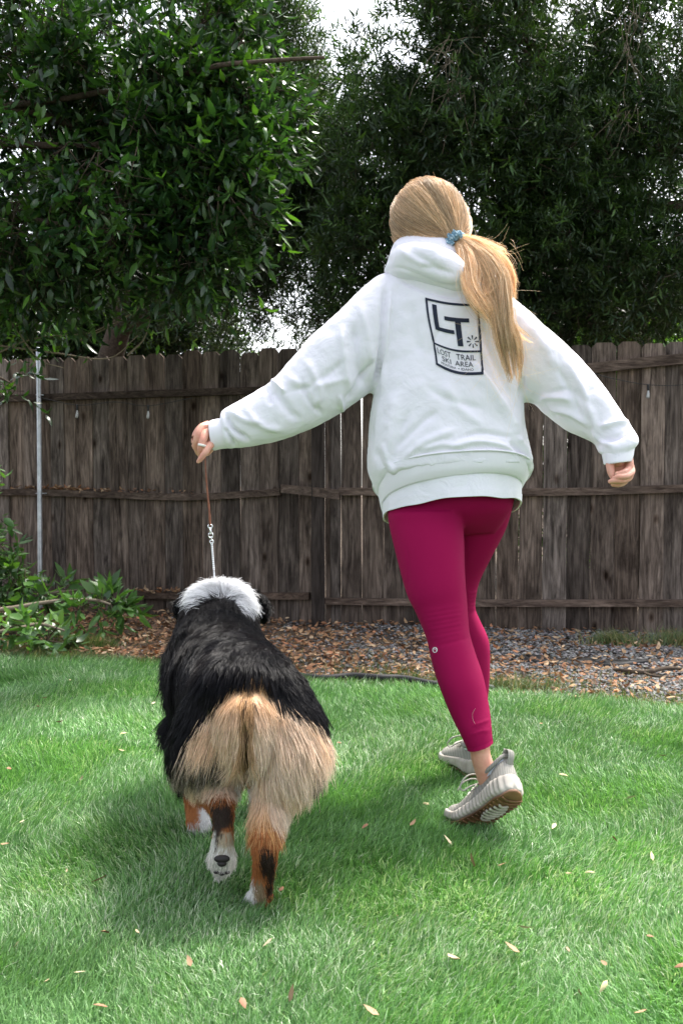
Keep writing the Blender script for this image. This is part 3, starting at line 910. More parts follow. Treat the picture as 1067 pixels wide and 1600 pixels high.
cr, tw, cc = crown('crown', blobs, 103, 20000, 12, .074, .0145, DARK + GREY[:2], .17, .25, t3, m_leaf_n, holes(SKYR), up=.25, clump=(.85, -.30), tip_cols=(.06, .13, .03))
trunk = np.array([[2.7, 8.4, -.2], [2.6, 8.3, 1.0], [2.35, 8.1, 2.0], [1.9, 7.9, 3.0], [1.4, 7.7, 4.0]])
tube(tw, trunk, [.20, .17, .14, .10, .06], m=12)
limbs(tw, trunk, [b[0] for b in blobs] + [E3(930, 330, 6.9), E3(860, 335, 6.9), E3(1000, 260, 6.8)], .055, 6)
tube(tw, [P(1090, 320, 7.2), P(1010, 328, 7.1), P(960, 331, 7.0), P(930, 333, 6.9)], [.05, .04, .03, .02], m=9)
tw.build('trunk', m_bark, t3)
# hanging dead twig wisps
for q_, grp in enumerate((((700, 70, 16), (720, 130, 12)), ((985, 20, 12), (980, 170, 10), (990, 60, 8)))):
    mb = MB(); r = np.random.RandomState(12 + q_)
    for (u0, v0, n_) in grp:
        for k in range(n_):
            a = np.array([u0 + r.normal(0, 14), v0 + r.normal(0, 12)]); q = [a]
            dr = np.array([r.normal(0, 5), 12.0])
            for j in range(4): dr = dr + r.normal(0, 4, 2); q.append(q[-1] + dr)
            tube(mb, [P(x[0], x[1], 6.55) for x in q], np.linspace(.0028, .0014, 5), n=2, m=5, round_ends=False)
    mb.build('dead_twigs', m_twig, t3)

# --- farther trees filling the background
FARG = [(.014, .030, .010), (.020, .044, .014), (.026, .058, .014)]
for (nm, lab, x, y, cu, cvv, d, pu, pvv, dd, ncl, sd) in (
        ('background_tree', 'shadowed tree beyond the fence seen low between the two nearer crowns at left', -3.6, 12.0, 120, 330, 12.0, 330, 330, .9, 6500, 111),
        ('background_tree', 'far shadowed tree beyond the right part of the fence under the big dark crown', 3.2, 11.5, 900, 300, 11.5, 330, 300, .9, 3600, 112)):
    tb = empty(nm, (x, y, -.1), lab, 'tree', 'trees beyond the fence')
    blobs = [(E3(cu, cvv, d), rad(pu, pvv, dd, d), 1.0), (E3(cu + 20, cvv + 185, d), rad(pu * .75, 85, dd, d), 1.6)]
    cr, tw, cc = crown('crown', blobs, sd, ncl, 10, .10, .032, FARG, .24, .2, tb, m_leaf_n, holes(SKYH + SKYR), up=.3, tip_cols=(.14, .30, .03))
    tp = np.array([[x, y, -.2], [x * .98, y, 2], [x * .95, y, 3.6], [x * .92, y, 5]])
    tube(tw, tp, [.18, .15, .11, .05], m=10)
    limbs(tw, tp, [b[0] + np.array([s, 0, t]) for b in blobs for s, t in ((-1.2, .6), (1.1, .8), (0, -.5), (.5, 1.4))], .05, sd)
    tw.build('trunk', m_bark, tb)
# shrub right behind the fence gaps, sunlight put into its bright leaf colours
hd = empty('garden_shrub', (1.6, 8.6, -.1), 'sunlit yellow-green shrub glimpsed through gaps of the right part of the fence', 'shrub')
blobs = [(E3(880, 560, 9.2), rad(230, 70, .5, 9.2), 1), (E3(960, 720, 9), rad(260, 160, .4, 9), 1.4)]
cr, tw, cc = crown('crown', blobs, 120, 2600, 9, .075, .034, [(.10, .22, .03), (.15, .30, .04), (.07, .16, .03)], .16, .2, hd, m_leaf_b, None, up=.3)
tube(tw, [[1.6, 8.9, -.2], [1.7, 8.9, .6], [1.9, 8.9, 1.2]], [.04, .03, .015], m=8); tw.build('stem', m_bark, hd)

# --- leafy shrub and cut boughs at the left foot of the fence
GREEN2 = [(.055, .125, .030), (.075, .160, .040), (.040, .095, .028), (.105, .195, .060)]
sh = empty('leafy_shrub', (-2.25, 5.9, -.03), 'dark green leafy shrub hanging at the left edge in front of the pole', 'shrub')
blobs = [(E3(0, 868, 5.9), rad(32, 34, .20, 5.9), 1.0), (E3(-70, 800, 5.9), rad(70, 160, .35, 5.9), 1.5), (E3(30, 908, 5.85), rad(30, 20, .15, 5.9), .4)]
cr, tw, cc = crown('foliage', blobs, 130, 130, 8, .090, .036, GREEN2[:3], .13, .8, sh, m_leaf_b, None, up=-.2)
tube(tw, [[-2.4, 5.9, -.05], [-2.42, 5.9, .4], [-2.40, 5.95, .9], [-2.5, 5.9, 1.5]], [.02, .016, .012, .006], m=8); tw.build('stem', m_bark, sh)
def bough(lab, stick, blob_list, ncl, seed, cols, nm='cut_bough'):
    d0 = stick[0]
    o = empty(nm, tuple(P(*stick[len(stick) // 2])), lab, 'bough', 'cut leafy boughs lying by the fence')
    bl = [(E3(u, v, d), rad(pu, pv_, dd, d), w) for (u, v, d, pu, pv_, dd, w) in blob_list]
    cr, tw, cc = crown('foliage', bl, seed, ncl, 8, .105, .042, cols, .12, .3, o, m_leaf_b, None, up=-.05)
    tw.build('twigs', m_bark, o)
    mb = MB(); tube(mb, [P(*s) for s in stick], np.linspace(.014, .006, len(stick)), m=8); mb.build('stick', m_twig, o)
bough('cut leafy bough with a long pale bare stick lying along the bed at left', [(-40, 958, 5.3), (20, 950, 5.35), (60, 943, 5.4), (110, 937, 5.45), (150, 938, 5.5), (172, 944, 5.5)],
      [(168, 937, 5.6, 28, 8, .10, 1.0), (188, 950, 5.55, 12, 6, .08, .4), (140, 948, 5.5, 20, 7, .10, .6)], 24, 140, GREEN2)
bough('cut leafy bough in a low heap at the lawn edge in the left corner', [(-30, 990, 4.95), (20, 985, 5.0), (60, 975, 5.1), (100, 985, 5.1)],
      [(25, 985, 5.0, 36, 9, .12, 1.0), (78, 998, 5.05, 18, 6, .10, .6), (60, 966, 5.2, 36, 5, .10, .5)], 26, 141, GREEN2)
bough('smaller heap of fresh cut leaves at the foot of the metal pole', [(60, 930, 5.9), (90, 925, 5.9), (120, 922, 5.95)],
      [(88, 925, 5.95, 24, 6, .12, 1.0), (50, 938, 5.8, 28, 5, .12, .8)], 16, 142, GREEN2[:3])
# ------------------------------------------------------------------ PERSON
person_mat = mat('skin', (.62, .36, .27), .5, .35)
pb(person_mat).inputs['Subsurface Weight'].default_value = .12
pb(person_mat).inputs['Subsurface Radius'].default_value = (1, .35, .2)
pb(person_mat).inputs['Subsurface Scale'].default_value = .006
cv = coords(person_mat)
sk = ramp(person_mat, noise_node(person_mat, cv, 42, 4), [(.3, (.60, .26, .19)), (.7, (.70, .38, .28))])
lk(person_mat, sk, pb(person_mat).inputs['Base Color'])
lk(person_mat, bump(person_mat, noise_node(person_mat, cv, 420, 3), .12, .0015), pb(person_mat).inputs['Normal'])

def cotton(name, base, sc=900, weave=.25, crease=.25):
    m = mat(name, base, .88, .15)
    cv = coords(m)
    pb(m).inputs['Sheen Weight'].default_value = .12
    wv = noise_node(m, cv, sc, 2, .6)
    big = noise_node(m, cv, 16, 4, .6, .6)
    b1 = bump(m, big, crease, .012)
    lk(m, bump(m, wv, weave, .0012, b1), pb(m).inputs['Normal'])
    c = ramp(m, noise_node(m, cv, 7, 3), [(.3, tuple(x * .96 for x in base)), (.7, base)])
    lk(m, c, pb(m).inputs['Base Color'])
    return m
m_hood = cotton('white_fleece', (.855, .84, .905), 700, .2, .38)
m_tee = cotton('white_jersey', (.84, .835, .89), 900, .15, .45)
m_rib = cotton('white_ribbing', (.845, .83, .885), 700, .2, .2)
def ribbing(m, scale):
    cv2 = coords(m)
    w = nd(m, 'ShaderNodeTexWave', wave_type='BANDS', bands_direction='X'); w.inputs['Scale'].default_value = scale; w.inputs['Distortion'].default_value = .4
    lk(m, cv2, w.inputs['Vector'])
    lk(m, bump(m, w.outputs['Fac'], .12, .001), pb(m).inputs['Normal'])
ribbing(m_rib, 90)
m_legg = mat('magenta_leggings', (.26, .003, .055), .75, .10)
pb(m_legg).inputs['Sheen Weight'].default_value = .0
pb(m_legg).inputs['Sheen Tint'].default_value = (1, .35, .55, 1)
pb(m_legg).inputs['Sheen Roughness'].default_value = .4
cv = coords(m_legg)
lk(m_legg, bump(m_legg, noise_node(m_legg, cv, 900, 2), .08, .001, bump(m_legg, noise_node(m_legg, cv, 14, 3), .12, .01)), pb(m_legg).inputs['Normal'])

# ---- shoe frame: local x towards the toe, y across, z up
cam2w = lambda a: a[0] * R3 + a[1] * U3 + a[2] * F3
def frame(f, u):
    f = nz(np.array(f, float)); u = np.array(u, float); u = nz(u - f * (u @ f)); s = np.cross(u, f)
    return np.stack([cam2w(f), cam2w(s), cam2w(u)], 1)    # columns
f1 = (-.50, -.60, .625); u1 = (-.20, .56, .82)
SH1 = (frame(f1, u1), P(807, 1243, 2.40))                 # near (raised heel), origin = heel centre bottom
SH2 = (frame((-.21, -.03, .97), (0, 1, .04)), None)

# ---- body: one welded surface
body = MB()
def part(rows, **k): body.add(*loft_vf(sil_rings(rows, **k)))
TORSO = [(628, 402, 738, 402, 2.86, .085), (606, 425, 770, 432, 2.86, .11), (592, 450, 800, 470, 2.85, .125), (588, 500, 812, 520, 2.84, .135),
         (586, 560, 815, 575, 2.84, .14), (583, 612, 816, 622, 2.83, .145), (577, 655, 818, 660, 2.83, .15), (574, 700, 824, 694, 2.83, .16), (575, 733, 829, 724, 2.83, .16), (583, 758, 827, 742, 2.83, .155, 22), (590, 770, 818, 752, 2.83, .142, 34)]
part([(a[0] + 22, a[1] + 14, a[2] - 22, a[3] + 14, a[4], a[5] - .045) for a in TORSO[:-1]], n=3)
part([(640, 372, 700, 372, 2.88, .055), (632, 395, 712, 395, 2.88, .06), (628, 430, 720, 430, 2.87, .065)], n=3, p=1)     # neck
part([(628, 300, 706, 298, 2.90, .070), (620, 318, 716, 316, 2.90, .085), (617, 340, 722, 340, 2.90, .092), (622, 362, 722, 362, 2.91, .086), (640, 386, 712, 386, 2.92, .06)], n=4, p=1)   # skull
part([(612, 745, 798, 742, 2.83, .105), (614, 770, 796, 768, 2.83, .10), (618, 795, 790, 790, 2.84, .08)], n=3)
tube(body, [P(727, 336, 2.93), P(730.5, 349, 2.92), P(728, 364, 2.92)], [.010, .014, .010], m=12)
LEG1 = [(608, 770, 717, 765, 2.82, .078), (606, 808, 722, 797, 2.79, .084), (615, 853, 725, 843, 2.755, .086), (634, 925, 726, 897, 2.71, .078), (648, 955, 729, 938, 2.69, .068), (661, 985, 731.5, 972, 2.67, .062), (668, 1005, 734, 992, 2.655, .061), (676, 1042, 743, 1022, 2.625, .063), (687, 1076, 754.5, 1056, 2.59, .060), (704, 1118, 763, 1098, 2.555, .052), (718, 1146, 767, 1128, 2.525, .046), (729.5, 1171, 769, 1157, 2.505, .040)]
LEG2 = [(700, 770, 805, 765, 2.86, .085), (702, 800, 800, 792, 2.88, .085), (700, 832, 789, 828, 2.91, .078), (694, 880, 768, 869, 2.94, .068), (688, 912, 751, 903, 2.96, .058), (686, 935, 744, 927, 2.97, .054), (688, 955, 742, 950, 2.98, .053), (692, 975, 750, 970, 2.985, .055), (698, 1010, 763, 1000, 2.985, .056), (704, 1045, 765, 1035, 2.98, .054), (711, 1090, 762.5, 1085, 2.97, .044), (719, 1130, 757, 1130, 2.95, .034)]
shr = lambda rows, k: [(a[0] + (a[2] - a[0]) * k, a[1] + (a[3] - a[1]) * k, a[2] - (a[2] - a[0]) * k, a[3] - (a[3] - a[1]) * k, a[4], a[5] * (1 - 2 * k)) for a in rows]
part(shr(LEG1, .07), n=3); part(shr(LEG2, .07), n=3)
# bare ankle of the near leg and the feet inside the shoes
part([(724, 1150, 763, 1138, 2.52, .034), (733, 1172, 765, 1160, 2.505, .030), (736, 1188, 766, 1178, 2.50, .028), (741, 1205, 773, 1197, 2.502, .028), (748, 1228, 780, 1222, 2.51, .028)], n=4, p=1)
M1, O1 = SH1
lp = lambda M, O, x, y, z: O + M @ np.array([x, y, z])
tube(body, [lp(M1, O1, .035, 0, .05), lp(M1, O1, .10, 0, .045), lp(M1, O1, .16, 0, .035), lp(M1, O1, .20, 0, .034)], [.026, .026, .024, .018], m=14)
HEEL2 = G(752, 1216, .0); HEEL2 = P(752, 1220, 2.88)
M2 = SH2[0]; O2 = HEEL2.copy(); O2[2] = .018
SH2 = (M2, O2)
tube(body, [P(738, 1120, 2.955), lp(M2, O2, .045, 0, .13), lp(M2, O2, .05, 0, .06), lp(M2, O2, .12, 0, .05), lp(M2, O2, .19, 0, .035)], [.036, .030, .026, .024, .018], m=14)
# arms inside the sleeves
ARM1 = [P(625, 470, 2.84), P(560, 525, 2.83), P(480, 590, 2.81), P(400, 645, 2.80), P(335, 681, 2.79)]
tube(body, ARM1, [.062, .052, .042, .034, .024], m=14)
ARM2 = [P(785, 500, 2.84), P(850, 570, 2.80), P(905, 630, 2.75), P(945, 675, 2.69), P(965, 718, 2.64)]
tube(body, ARM2, [.055, .042, .032, .026, .022], m=14)
bm = remesh(body, .0055, 5)

# hands: palm and five fingers each, welded finely and joined to the same mesh
def px_path(pts): return np.array([P(*q) for q in pts])
h = MB()
# --- left hand: back of the hand to the viewer, closed round the strap
def hloft(rows, n=4, m=20, p=.9): h.add(*loft_vf(finish_rings(sil_rings(rows, n=n, m=m, p=p), 2)))
hloft([(316, 682, 327, 706, 2.79, .012), (321, 661, 337, 700, 2.79, .022), (332, 664, 342, 700, 2.79, .022)])
tube(h, px_path([(333, 681, 2.79), (325, 678, 2.787), (319, 675, 2.785)]), [.030, .029, .020], m=16, flat=.75, up=F3)
tube(h, px_path([(325, 668, 2.79), (316, 668, 2.775), (309.5, 680, 2.76), (306.5, 694, 2.765), (309.5, 706, 2.785), (313, 711, 2.80)]), [.015, .0125, .0108, .0098, .0085, .0070], n=5, m=12)
tube(h, px_path([(328, 674, 2.785), (321.5, 679, 2.765), (316.5, 691, 2.75), (313.5, 702, 2.753), (313.5, 713, 2.772)]), [.014, .0122, .0105, .0096, .0072], n=5, m=12)
tube(h, px_path([(332, 690, 2.785), (327, 698, 2.755), (321, 707, 2.742), (314.5, 716, 2.742), (310.5, 721, 2.745)]), [.014, .0108, .0092, .0082, .0060], n=5, m=12)
tube(h, px_path([(324, 665, 2.81), (312, 671, 2.82), (305, 683, 2.82), (305, 697, 2.82), (311, 704, 2.82)]), [.014, .0115, .0100, .0092, .0070], n=5, m=12)
tube(h, px_path([(331, 696, 2.80), (323, 706, 2.80), (316, 707, 2.795), (310, 702, 2.79)]), [.014, .012, .0105, .0085], n=5, m=12)
# --- right hand: palm to the viewer, relaxed fingers curling back across it
hloft([(954, 708, 984, 704, 2.650, .020), (954, 720, 986, 716, 2.650, .018), (957, 732, 987, 729, 2.652, .014), (962, 742, 986, 741, 2.652, .012)])
tube(h, px_path([(954, 714, 2.640), (952.5, 726, 2.628), (954, 738, 2.618), (957, 747, 2.612)]), [.0125, .0115, .0098, .0070], m=12)
tube(h, px_path([(981, 714, 2.640), (983, 726, 2.630), (981, 733, 2.622), (974, 738, 2.604), (963, 740.5, 2.600)]), [.0115, .0110, .0095, .0080, .0062], m=12)
tube(h, px_path([(984, 728, 2.642), (985.5, 738, 2.622), (978, 744, 2.602), (967, 745.5, 2.594), (959, 747, 2.597)]), [.0105, .0098, .0086, .0078, .0060], m=12)
tube(h, px_path([(984, 736, 2.648), (982, 746, 2.626), (972, 751, 2.604), (961, 751, 2.596), (952.5, 752.5, 2.600)]), [.0108, .0098, .0086, .0078, .0060], m=12)
tube(h, px_path([(980, 742, 2.652), (975, 752, 2.632), (966, 756.5, 2.612), (957, 757, 2.606)]), [.0108, .0096, .0084, .0062], m=12)
hm = remesh(h, .0014, 4, .4)
bc = get_co(bm); hc = get_co(hm)
def polys(me):
    n = len(me.polygons); st = np.zeros(n, np.int32); tt = np.zeros(n, np.int32); vi = np.zeros(len(me.loops), np.int32)
    me.polygons.foreach_get('loop_start', st); me.polygons.foreach_get('loop_total', tt); me.loops.foreach_get('vertex_index', vi)
    return [vi[st[tt == k][:, None] + np.arange(k)] for k in (3, 4)]
allF = [f for f in polys(bm) if len(f)] + [f + len(bc) for f in polys(hm) if len(f)]
person = link('person', mesh_data('person', np.vstack([bc, hc]), allF), person_mat)
tag(person, 'woman with blonde ponytail, white hoodie and magenta leggings walking away with arms spread', 'person')

# ---- leggings
lg = MB()
lg.add(*loft_vf(sil_rings([(603, 735, 806, 735, 2.83, .11), (603, 765, 804, 762, 2.83, .115), (604, 796, 800, 790, 2.83, .112), (620, 822, 788, 812, 2.84, .085), (655, 838, 774, 832, 2.86, .05)], n=5, m=48)))
lg.add(*loft_vf(sil_rings(LEG1, n=5, m=40, p=.96))); lg.add(*loft_vf(sil_rings(LEG2, n=5, m=40, p=.96)))
lm = remesh(lg, .0045, 7)
kn = [([(736, 1135), (750, 1130), (766, 1124)], 2, .002, 'ridge'), ([(733, 1150), (748, 1144), (767, 1140)], 2, .0018, 'ridge'), ([(680, 1010), (705, 1004), (735, 996)], 3, -.002, 'ridge')]
for k in range(7):        # stretch wrinkles behind the near knee
    y = 953 + k * 6.5 + ((k * 29) % 7) * .5
    kn.append(([(655 + k * 1.5, y + 4), (685, y - 1 + k * .3), (728, y - 8)], 2.0, .0008 + .0007 * ((k * 37) % 5) / 4, 'ridge'))
for k in range(5):        # and on the far knee
    y = 925 + k * 6
    kn.append(([(728, y), (737, y + 2), (747, y - 1)], 1.8, .0018, 'ridge'))
kn += [([(606, 806), (650, 801), (700, 800), (722, 796)], 4, .004, 'step'), ([(720, 790), (726, 840), (728, 900)], 3, -.002, 'ridge'), ([(632, 850), (638, 880), (637, 925)], 1.3, -.0012, 'ridge')]
folds(lm, kn)
# clean hem just above the ankles
legg = link('leggings', lm, m_legg, person)
m_print = mat('silver_print', (.75, .72, .74), .4, .5)
m_navy = mat('navy_print', (.022, .028, .050), .7, .2)

# ---- T-shirt hem below the hoodie
def wavy(rings, fn):
    u, v, d = uvd(rings.reshape(-1, 3)); dv = fn(u, v).reshape(rings.shape[:2]); return rings + U3 * dv[..., None]
tr = sil_rings([(600, 728, 812, 722, 2.83, .140, 12), (598, 752, 813, 748, 2.83, .144, 14), (597, 780, 813, 770, 2.83, .148, 16), (599, 808, 812, 790, 2.83, .152, 20)], n=8, m=160, p=.9)
th = np.linspace(0, 2 * math.pi, 160, endpoint=False)
hs = np.linspace(0, 1, len(tr))[:, None]
tr = tr + (F3[None, None] * -1) * ((.0028 * np.sin(th * 5 + 1) + .0014 * np.sin(th * 12) + .0007 * np.sin(th * 23 + 2))[None] * hs)[..., None] + U3 * ((.0028 * np.sin(th * 5) + .001 * np.sin(th * 11 + 1))[None] * hs ** 2)[..., None]
mb = MB(); V, F = loft_vf(tr, cap=False); mb.add(V, F)
inner = tr * 1.0; cen = inner.mean(1, keepdims=True); inner = cen + (inner - cen) * .985
V, F = loft_vf(inner, cap=False); mb.add(V, [f[:, ::-1] for f in F])
rim = np.stack([tr[-1], inner[-1]]); V, F = loft_vf(rim, cap=False); mb.add(V, F)
tee = mb.build('tshirt', m_tee, person)
mb = MB()   # hem stitching line, raised double thickness
k0 = int(len(tr) * .78); band = tr[k0:]; cen = band.mean(1, keepdims=True); band = cen + (band - cen) * 1.008
V, F = loft_vf(band, cap=False); mb.add(V, F); mb.add(*loft_vf(np.stack([band[0], tr[k0]]), cap=False)); mb.add(*loft_vf(np.stack([tr[-1], band[-1]]), cap=False)); mb.build('hem', m_tee, tee)

# ---- hoodie
hd_ = MB()
hd_.add(*loft_vf(sil_rings(TORSO, n=5, m=56, p=.82)))
SL1 = [(612, 425, 605, 600, 2.845, .10), (590, 432, 590, 606, 2.84, .105), (571, 446, 582, 611, 2.835, .105), (529, 487, 560, 626, 2.825, .095), (491, 522, 533, 645, 2.815, .088), (450, 567, 490, 669, 2.81, .080), (424, 596, 452, 684, 2.805, .074), (396, 614, 416, 694, 2.80, .066), (368, 629, 388, 698, 2.795, .060), (352, 638, 368, 699, 2.795, .056), (345, 645, 354, 699, 2.79, .045), (345, 655, 350, 694, 2.79, .030)]
SL2 = [(770, 455, 780, 612, 2.845, .10), (799, 467, 806, 625, 2.83, .105), (836, 500, 836, 631, 2.81, .10), (881, 538, 853, 648, 2.785, .090), (916, 575, 884, 672, 2.76, .082), (945, 609, 912, 685, 2.73, .075), (974, 652, 929, 694, 2.70, .068), (990, 676, 932, 702, 2.675, .062), (995, 692, 936, 708, 2.66, .055), (986, 703, 943, 712, 2.65, .040)]
hd_.add(*loft_vf(finish_rings(sil_rings(SL1, n=5, m=40, p=.92), 2)))
hd_.add(*loft_vf(finish_rings(sil_rings(SL2, n=5, m=40, p=.92), 2)))
hme = remesh(hd_, .0046, 6)
FO = [
  # shoulder seam / armhole crease on the left side, dropping to the armpit
  ([(604, 438), (600, 480), (596, 540), (590, 600), (584, 625)], 7, -.010, 'ridge'),
  ([(612, 440), (607, 500), (602, 560), (594, 620)], 8, .006, 'ridge'),
  ([(590, 600), (582, 640), (577, 700)], 8, -.004, 'ridge'),
  # left sleeve
  ([(552, 500), (556, 560), (575, 612)], 13, -.009, 'ridge'), ([(535, 505), (538, 560), (548, 618)], 10, .007, 'ridge'),
  ([(561, 470), (574, 520), (582, 580)], 9, .005, 'ridge'),
  ([(585, 560), (560, 600), (536, 632)], 7, -.009, 'ridge'), ([(530, 615), (534, 636), (540, 650)], 4, .006, 'ridge'),
  ([(478, 560), (500, 610), (490, 640)], 9, .006, 'ridge'), ([(470, 590), (483, 625), (505, 650)], 7, -.006, 'ridge'),
  ([(420, 600), (450, 640), (470, 660)], 10, -.007, 'ridge'), ([(424, 593), (432, 600), (446, 614)], 6, .008, 'ridge'),
  ([(412, 602), (420, 614), (424, 634)], 6, -.007, 'ridge'), ([(385, 640), (410, 665), (445, 672)], 9, .006, 'ridge'),
  ([(352, 642), (362, 668), (392, 690)], 6, -.009, 'ridge'), ([(350, 668), (360, 684), (372, 700)], 5, -.007, 'ridge'), ([(358, 640), (380, 655), (408, 662)], 8, .005, 'ridge'),
  ([(440, 580), (470, 600), (515, 598), (550, 585)], 9, .004, 'ridge'), ([(450, 612), (490, 600), (545, 560)], 8, -.0045, 'ridge'),
  # back: long drape lines
  ([(738, 560), (770, 605), (798, 650), (816, 690)], 7, .009, 'step'), ([(745, 480), (765, 545), (795, 610), (808, 650)], 10, -.008, 'ridge'),
  ([(618, 610), (612, 660), (610, 720)], 16, .005, 'ridge'), ([(640, 640), (620, 690), (612, 735)], 10, -.004, 'ridge'),
  ([(625, 720), (665, 690), (720, 668)], 9, .004, 'ridge'), ([(610, 705), (660, 660), (690, 640)], 10, -.0045, 'ridge'),
  ([(700, 700), (740, 690), (785, 696), (812, 715)], 8, .006, 'ridge'), ([(712, 688), (750, 676), (800, 684)], 6, -.005, 'ridge'),
  ([(655, 705), (690, 695), (730, 700)], 7, .0035, 'ridge'), ([(585, 700), (600, 735), (612, 752)], 8, -.004, 'ridge'), ([(598, 690), (610, 730), (625, 745)], 7, .004, 'ridge'),
  ([(795, 690), (815, 712), (822, 735)], 6, -.007, 'ridge'), ([(806, 680), (824, 706), (828, 728)], 6, .005, 'ridge'),
  ([(690, 590), (720, 640), (760, 670)], 14, .004, 'ridge'), ([(660, 600), (700, 625), (760, 640)], 9, -.003, 'ridge'),
  ([(640, 470), (648, 520), (655, 560)], 12, -.003, 'ridge'), ([(672, 560), (680, 530), (692, 505)], 5, -.0022, 'ridge'),
  # right sleeve
  ([(812, 540), (816, 590), (815, 628)], 7, -.008, 'ridge'), ([(838, 628), (860, 620), (895, 625)], 7, .006, 'ridge'), ([(836, 632), (852, 640), (872, 655)], 6, -.006, 'ridge'),
  ([(845, 640), (885, 645), (925, 668)], 8, .006, 'ridge'), ([(850, 620), (890, 610), (930, 640)], 9, -.004, 'ridge'),
  ([(880, 560), (905, 600), (925, 650), (940, 690)], 9, .006, 'ridge'), ([(868, 570), (890, 610), (908, 655)], 8, -.0045, 'ridge'),
  ([(940, 690), (962, 685), (990, 672)], 6, -.008, 'ridge'), ([(935, 668), (965, 660), (985, 660)], 7, .006, 'ridge'), ([(925, 672), (938, 690), (960, 698)], 6, .006, 'ridge'),
  ([(820, 500), (850, 540), (870, 580)], 12, .004, 'ridge'),
  # yoke under the hood
  ([(615, 430), (650, 448), (700, 462), (735, 462)], 7, -.006, 'ridge'),
]
folds(hme, [(a_, b_ * .62, c_ * 1.6, d_) for a_, b_, c_, d_ in FO])
co = get_co(hme); no = get_no(hme)
co += no * (.0024 * noise3(co, 5, 5.5, 3) + .0008 * noise3(co, 6, 19, 2))[:, None]
set_co(hme, co)
hoodie = link('hoodie', hme, m_hood, person)

# hem band
hb = [(585, 754, 827, 737, 2.83, .160, 36), (589, 762, 824, 746, 2.83, .161, 33), (592, 775, 819, 756, 2.83, .158, 30), (595, 789, 814, 764, 2.83, .150, 32), (597, 791, 812, 765, 2.83, .146, 33)]
hr = sil_rings(hb, n=6, m=120, p=.82)
mb = MB(); V, F = loft_vf(hr, cap=False); mb.add(V, F)
cen = hr.mean(1, keepdims=True); inn = cen + (hr - cen) * .97
V, F = loft_vf(inn, cap=False); mb.add(V, [f[:, ::-1] for f in F]); mb.add(*loft_vf(np.stack([hr[-1], inn[-1]]), cap=False)); mb.add(*loft_vf(np.stack([inn[0], hr[0]]), cap=False))
mb.build('hem_band', m_rib, hoodie)
mb = MB()   # raised seam above the band
sr_ = hr[1].mean(0) + (hr[1] - hr[1].mean(0)) * 1.022; tube(mb, np.vstack([sr_, sr_[:1]]), .0028, n=1, m=6, round_ends=False); mb.build('seam', m_hood, hoodie)

# cuffs
def cuff(rows):
    r_ = sil_rings(rows, n=6, m=48, p=.98)
    cen = r_.mean(1, keepdims=True); th_ = np.arange(48)
    inn = cen + (r_ - cen) * .86
    b = MB(); b.add(*loft_vf(r_, cap=False)); V, F = loft_vf(inn, cap=False); b.add(V, [f[:, ::-1] for f in F])
    b.add(*loft_vf(np.stack([r_[-1], inn[-1]]), cap=False)); b.add(*loft_vf(np.stack([inn[0], r_[0]]), cap=False))
    return b
cuff([(358, 648, 362, 700, 2.795, .046), (347, 653, 352, 701, 2.792, .042), (337, 655, 344, 702, 2.79, .040), (329.5, 657, 336, 704, 2.79, .039), (327, 660, 333.5, 703.5, 2.79, .038)]).build('cuff', m_rib, hoodie)
cuff([(990, 700, 938, 703, 2.655, .045), (989, 707, 940, 709, 2.65, .042), (988, 713, 941.5, 716, 2.645, .040), (986, 719, 943, 724, 2.64, .038), (985, 721, 944, 726, 2.64, .037)]).build('cuff', m_rib, hoodie)

# hood lying on the back: collar roll + bag
hb_ = MB()
hb_.add(*loft_vf(finish_rings(sil_rings([(603, 417, 605, 425, 2.80, .02), (611, 392, 618, 434, 2.775, .045), (632, 381, 640, 440, 2.76, .062), (660, 380, 664, 447, 2.75, .07), (686, 386, 690, 454, 2.745, .07), (706, 394, 706, 459, 2.745, .064), (724, 408, 726, 458, 2.745, .055), (742, 416, 742, 452, 2.77, .04), (756, 425, 754, 444, 2.80, .02)], n=5, m=32, p=.95), 3)))
hb_.add(*loft_vf(sil_rings([(607, 424, 748, 424, 2.83, .09), (607, 405, 746, 408, 2.83, .088), (612, 385, 738, 392, 2.84, .084), (622, 374, 730, 385, 2.85, .078), (634, 372, 722, 380, 2.86, .062)], n=5, m=40, p=.95)))
hoodme = remesh(hb_, .0045, 16)
folds(hoodme, [
  
  ([(612, 402), (640, 398), (675, 401), (712, 410)], 8, .003, 'ridge'),
  ([(618, 424), (650, 426), (690, 436), (720, 440)], 9, .004, 'ridge'), 
  ([(616, 380), (612, 398), (606, 414)], 5, -.005, 'ridge'), ([(607, 418), (632, 420), (662, 432), (690, 444), (720, 446)], 3, -.005, 'ridge'), ([(640, 392), (668, 408), (696, 424), (716, 428)], 4, -.004, 'ridge'), ([(624, 386), (640, 402), (672, 418)], 4, .004, 'ridge'),
  ([(640, 378), (660, 388), (690, 392)], 6, .004, 'ridge'), ([(655, 415), (680, 420), (694, 428)], 4, -.004, 'ridge')])
co = get_co(hoodme); no = get_no(hoodme); co += no * (.0018 * noise3(co, 8, 7, 2))[:, None]; set_co(hoodme, co)
link('hood', hoodme, m_hood, hoodie)

# ---- back print, wrapped on the cloth
bvh = BVHTree.FromPolygons([Vector(c) for c in get_co(hme)], [tuple(p.vertices) for p in hme.polygons])
O_ = Vector(C3)
def onto(u, v, bv=bvh, lift=.0020):
    d = Vector(P(u, v, 1.0)) - O_; d.normalize()
    h_ = bv.ray_cast(O_, d)
    if h_[0] is None: return None
    return np.array(h_[0] + h_[1] * lift if h_[1].dot(d) < 0 else h_[0] - h_[1] * lift)
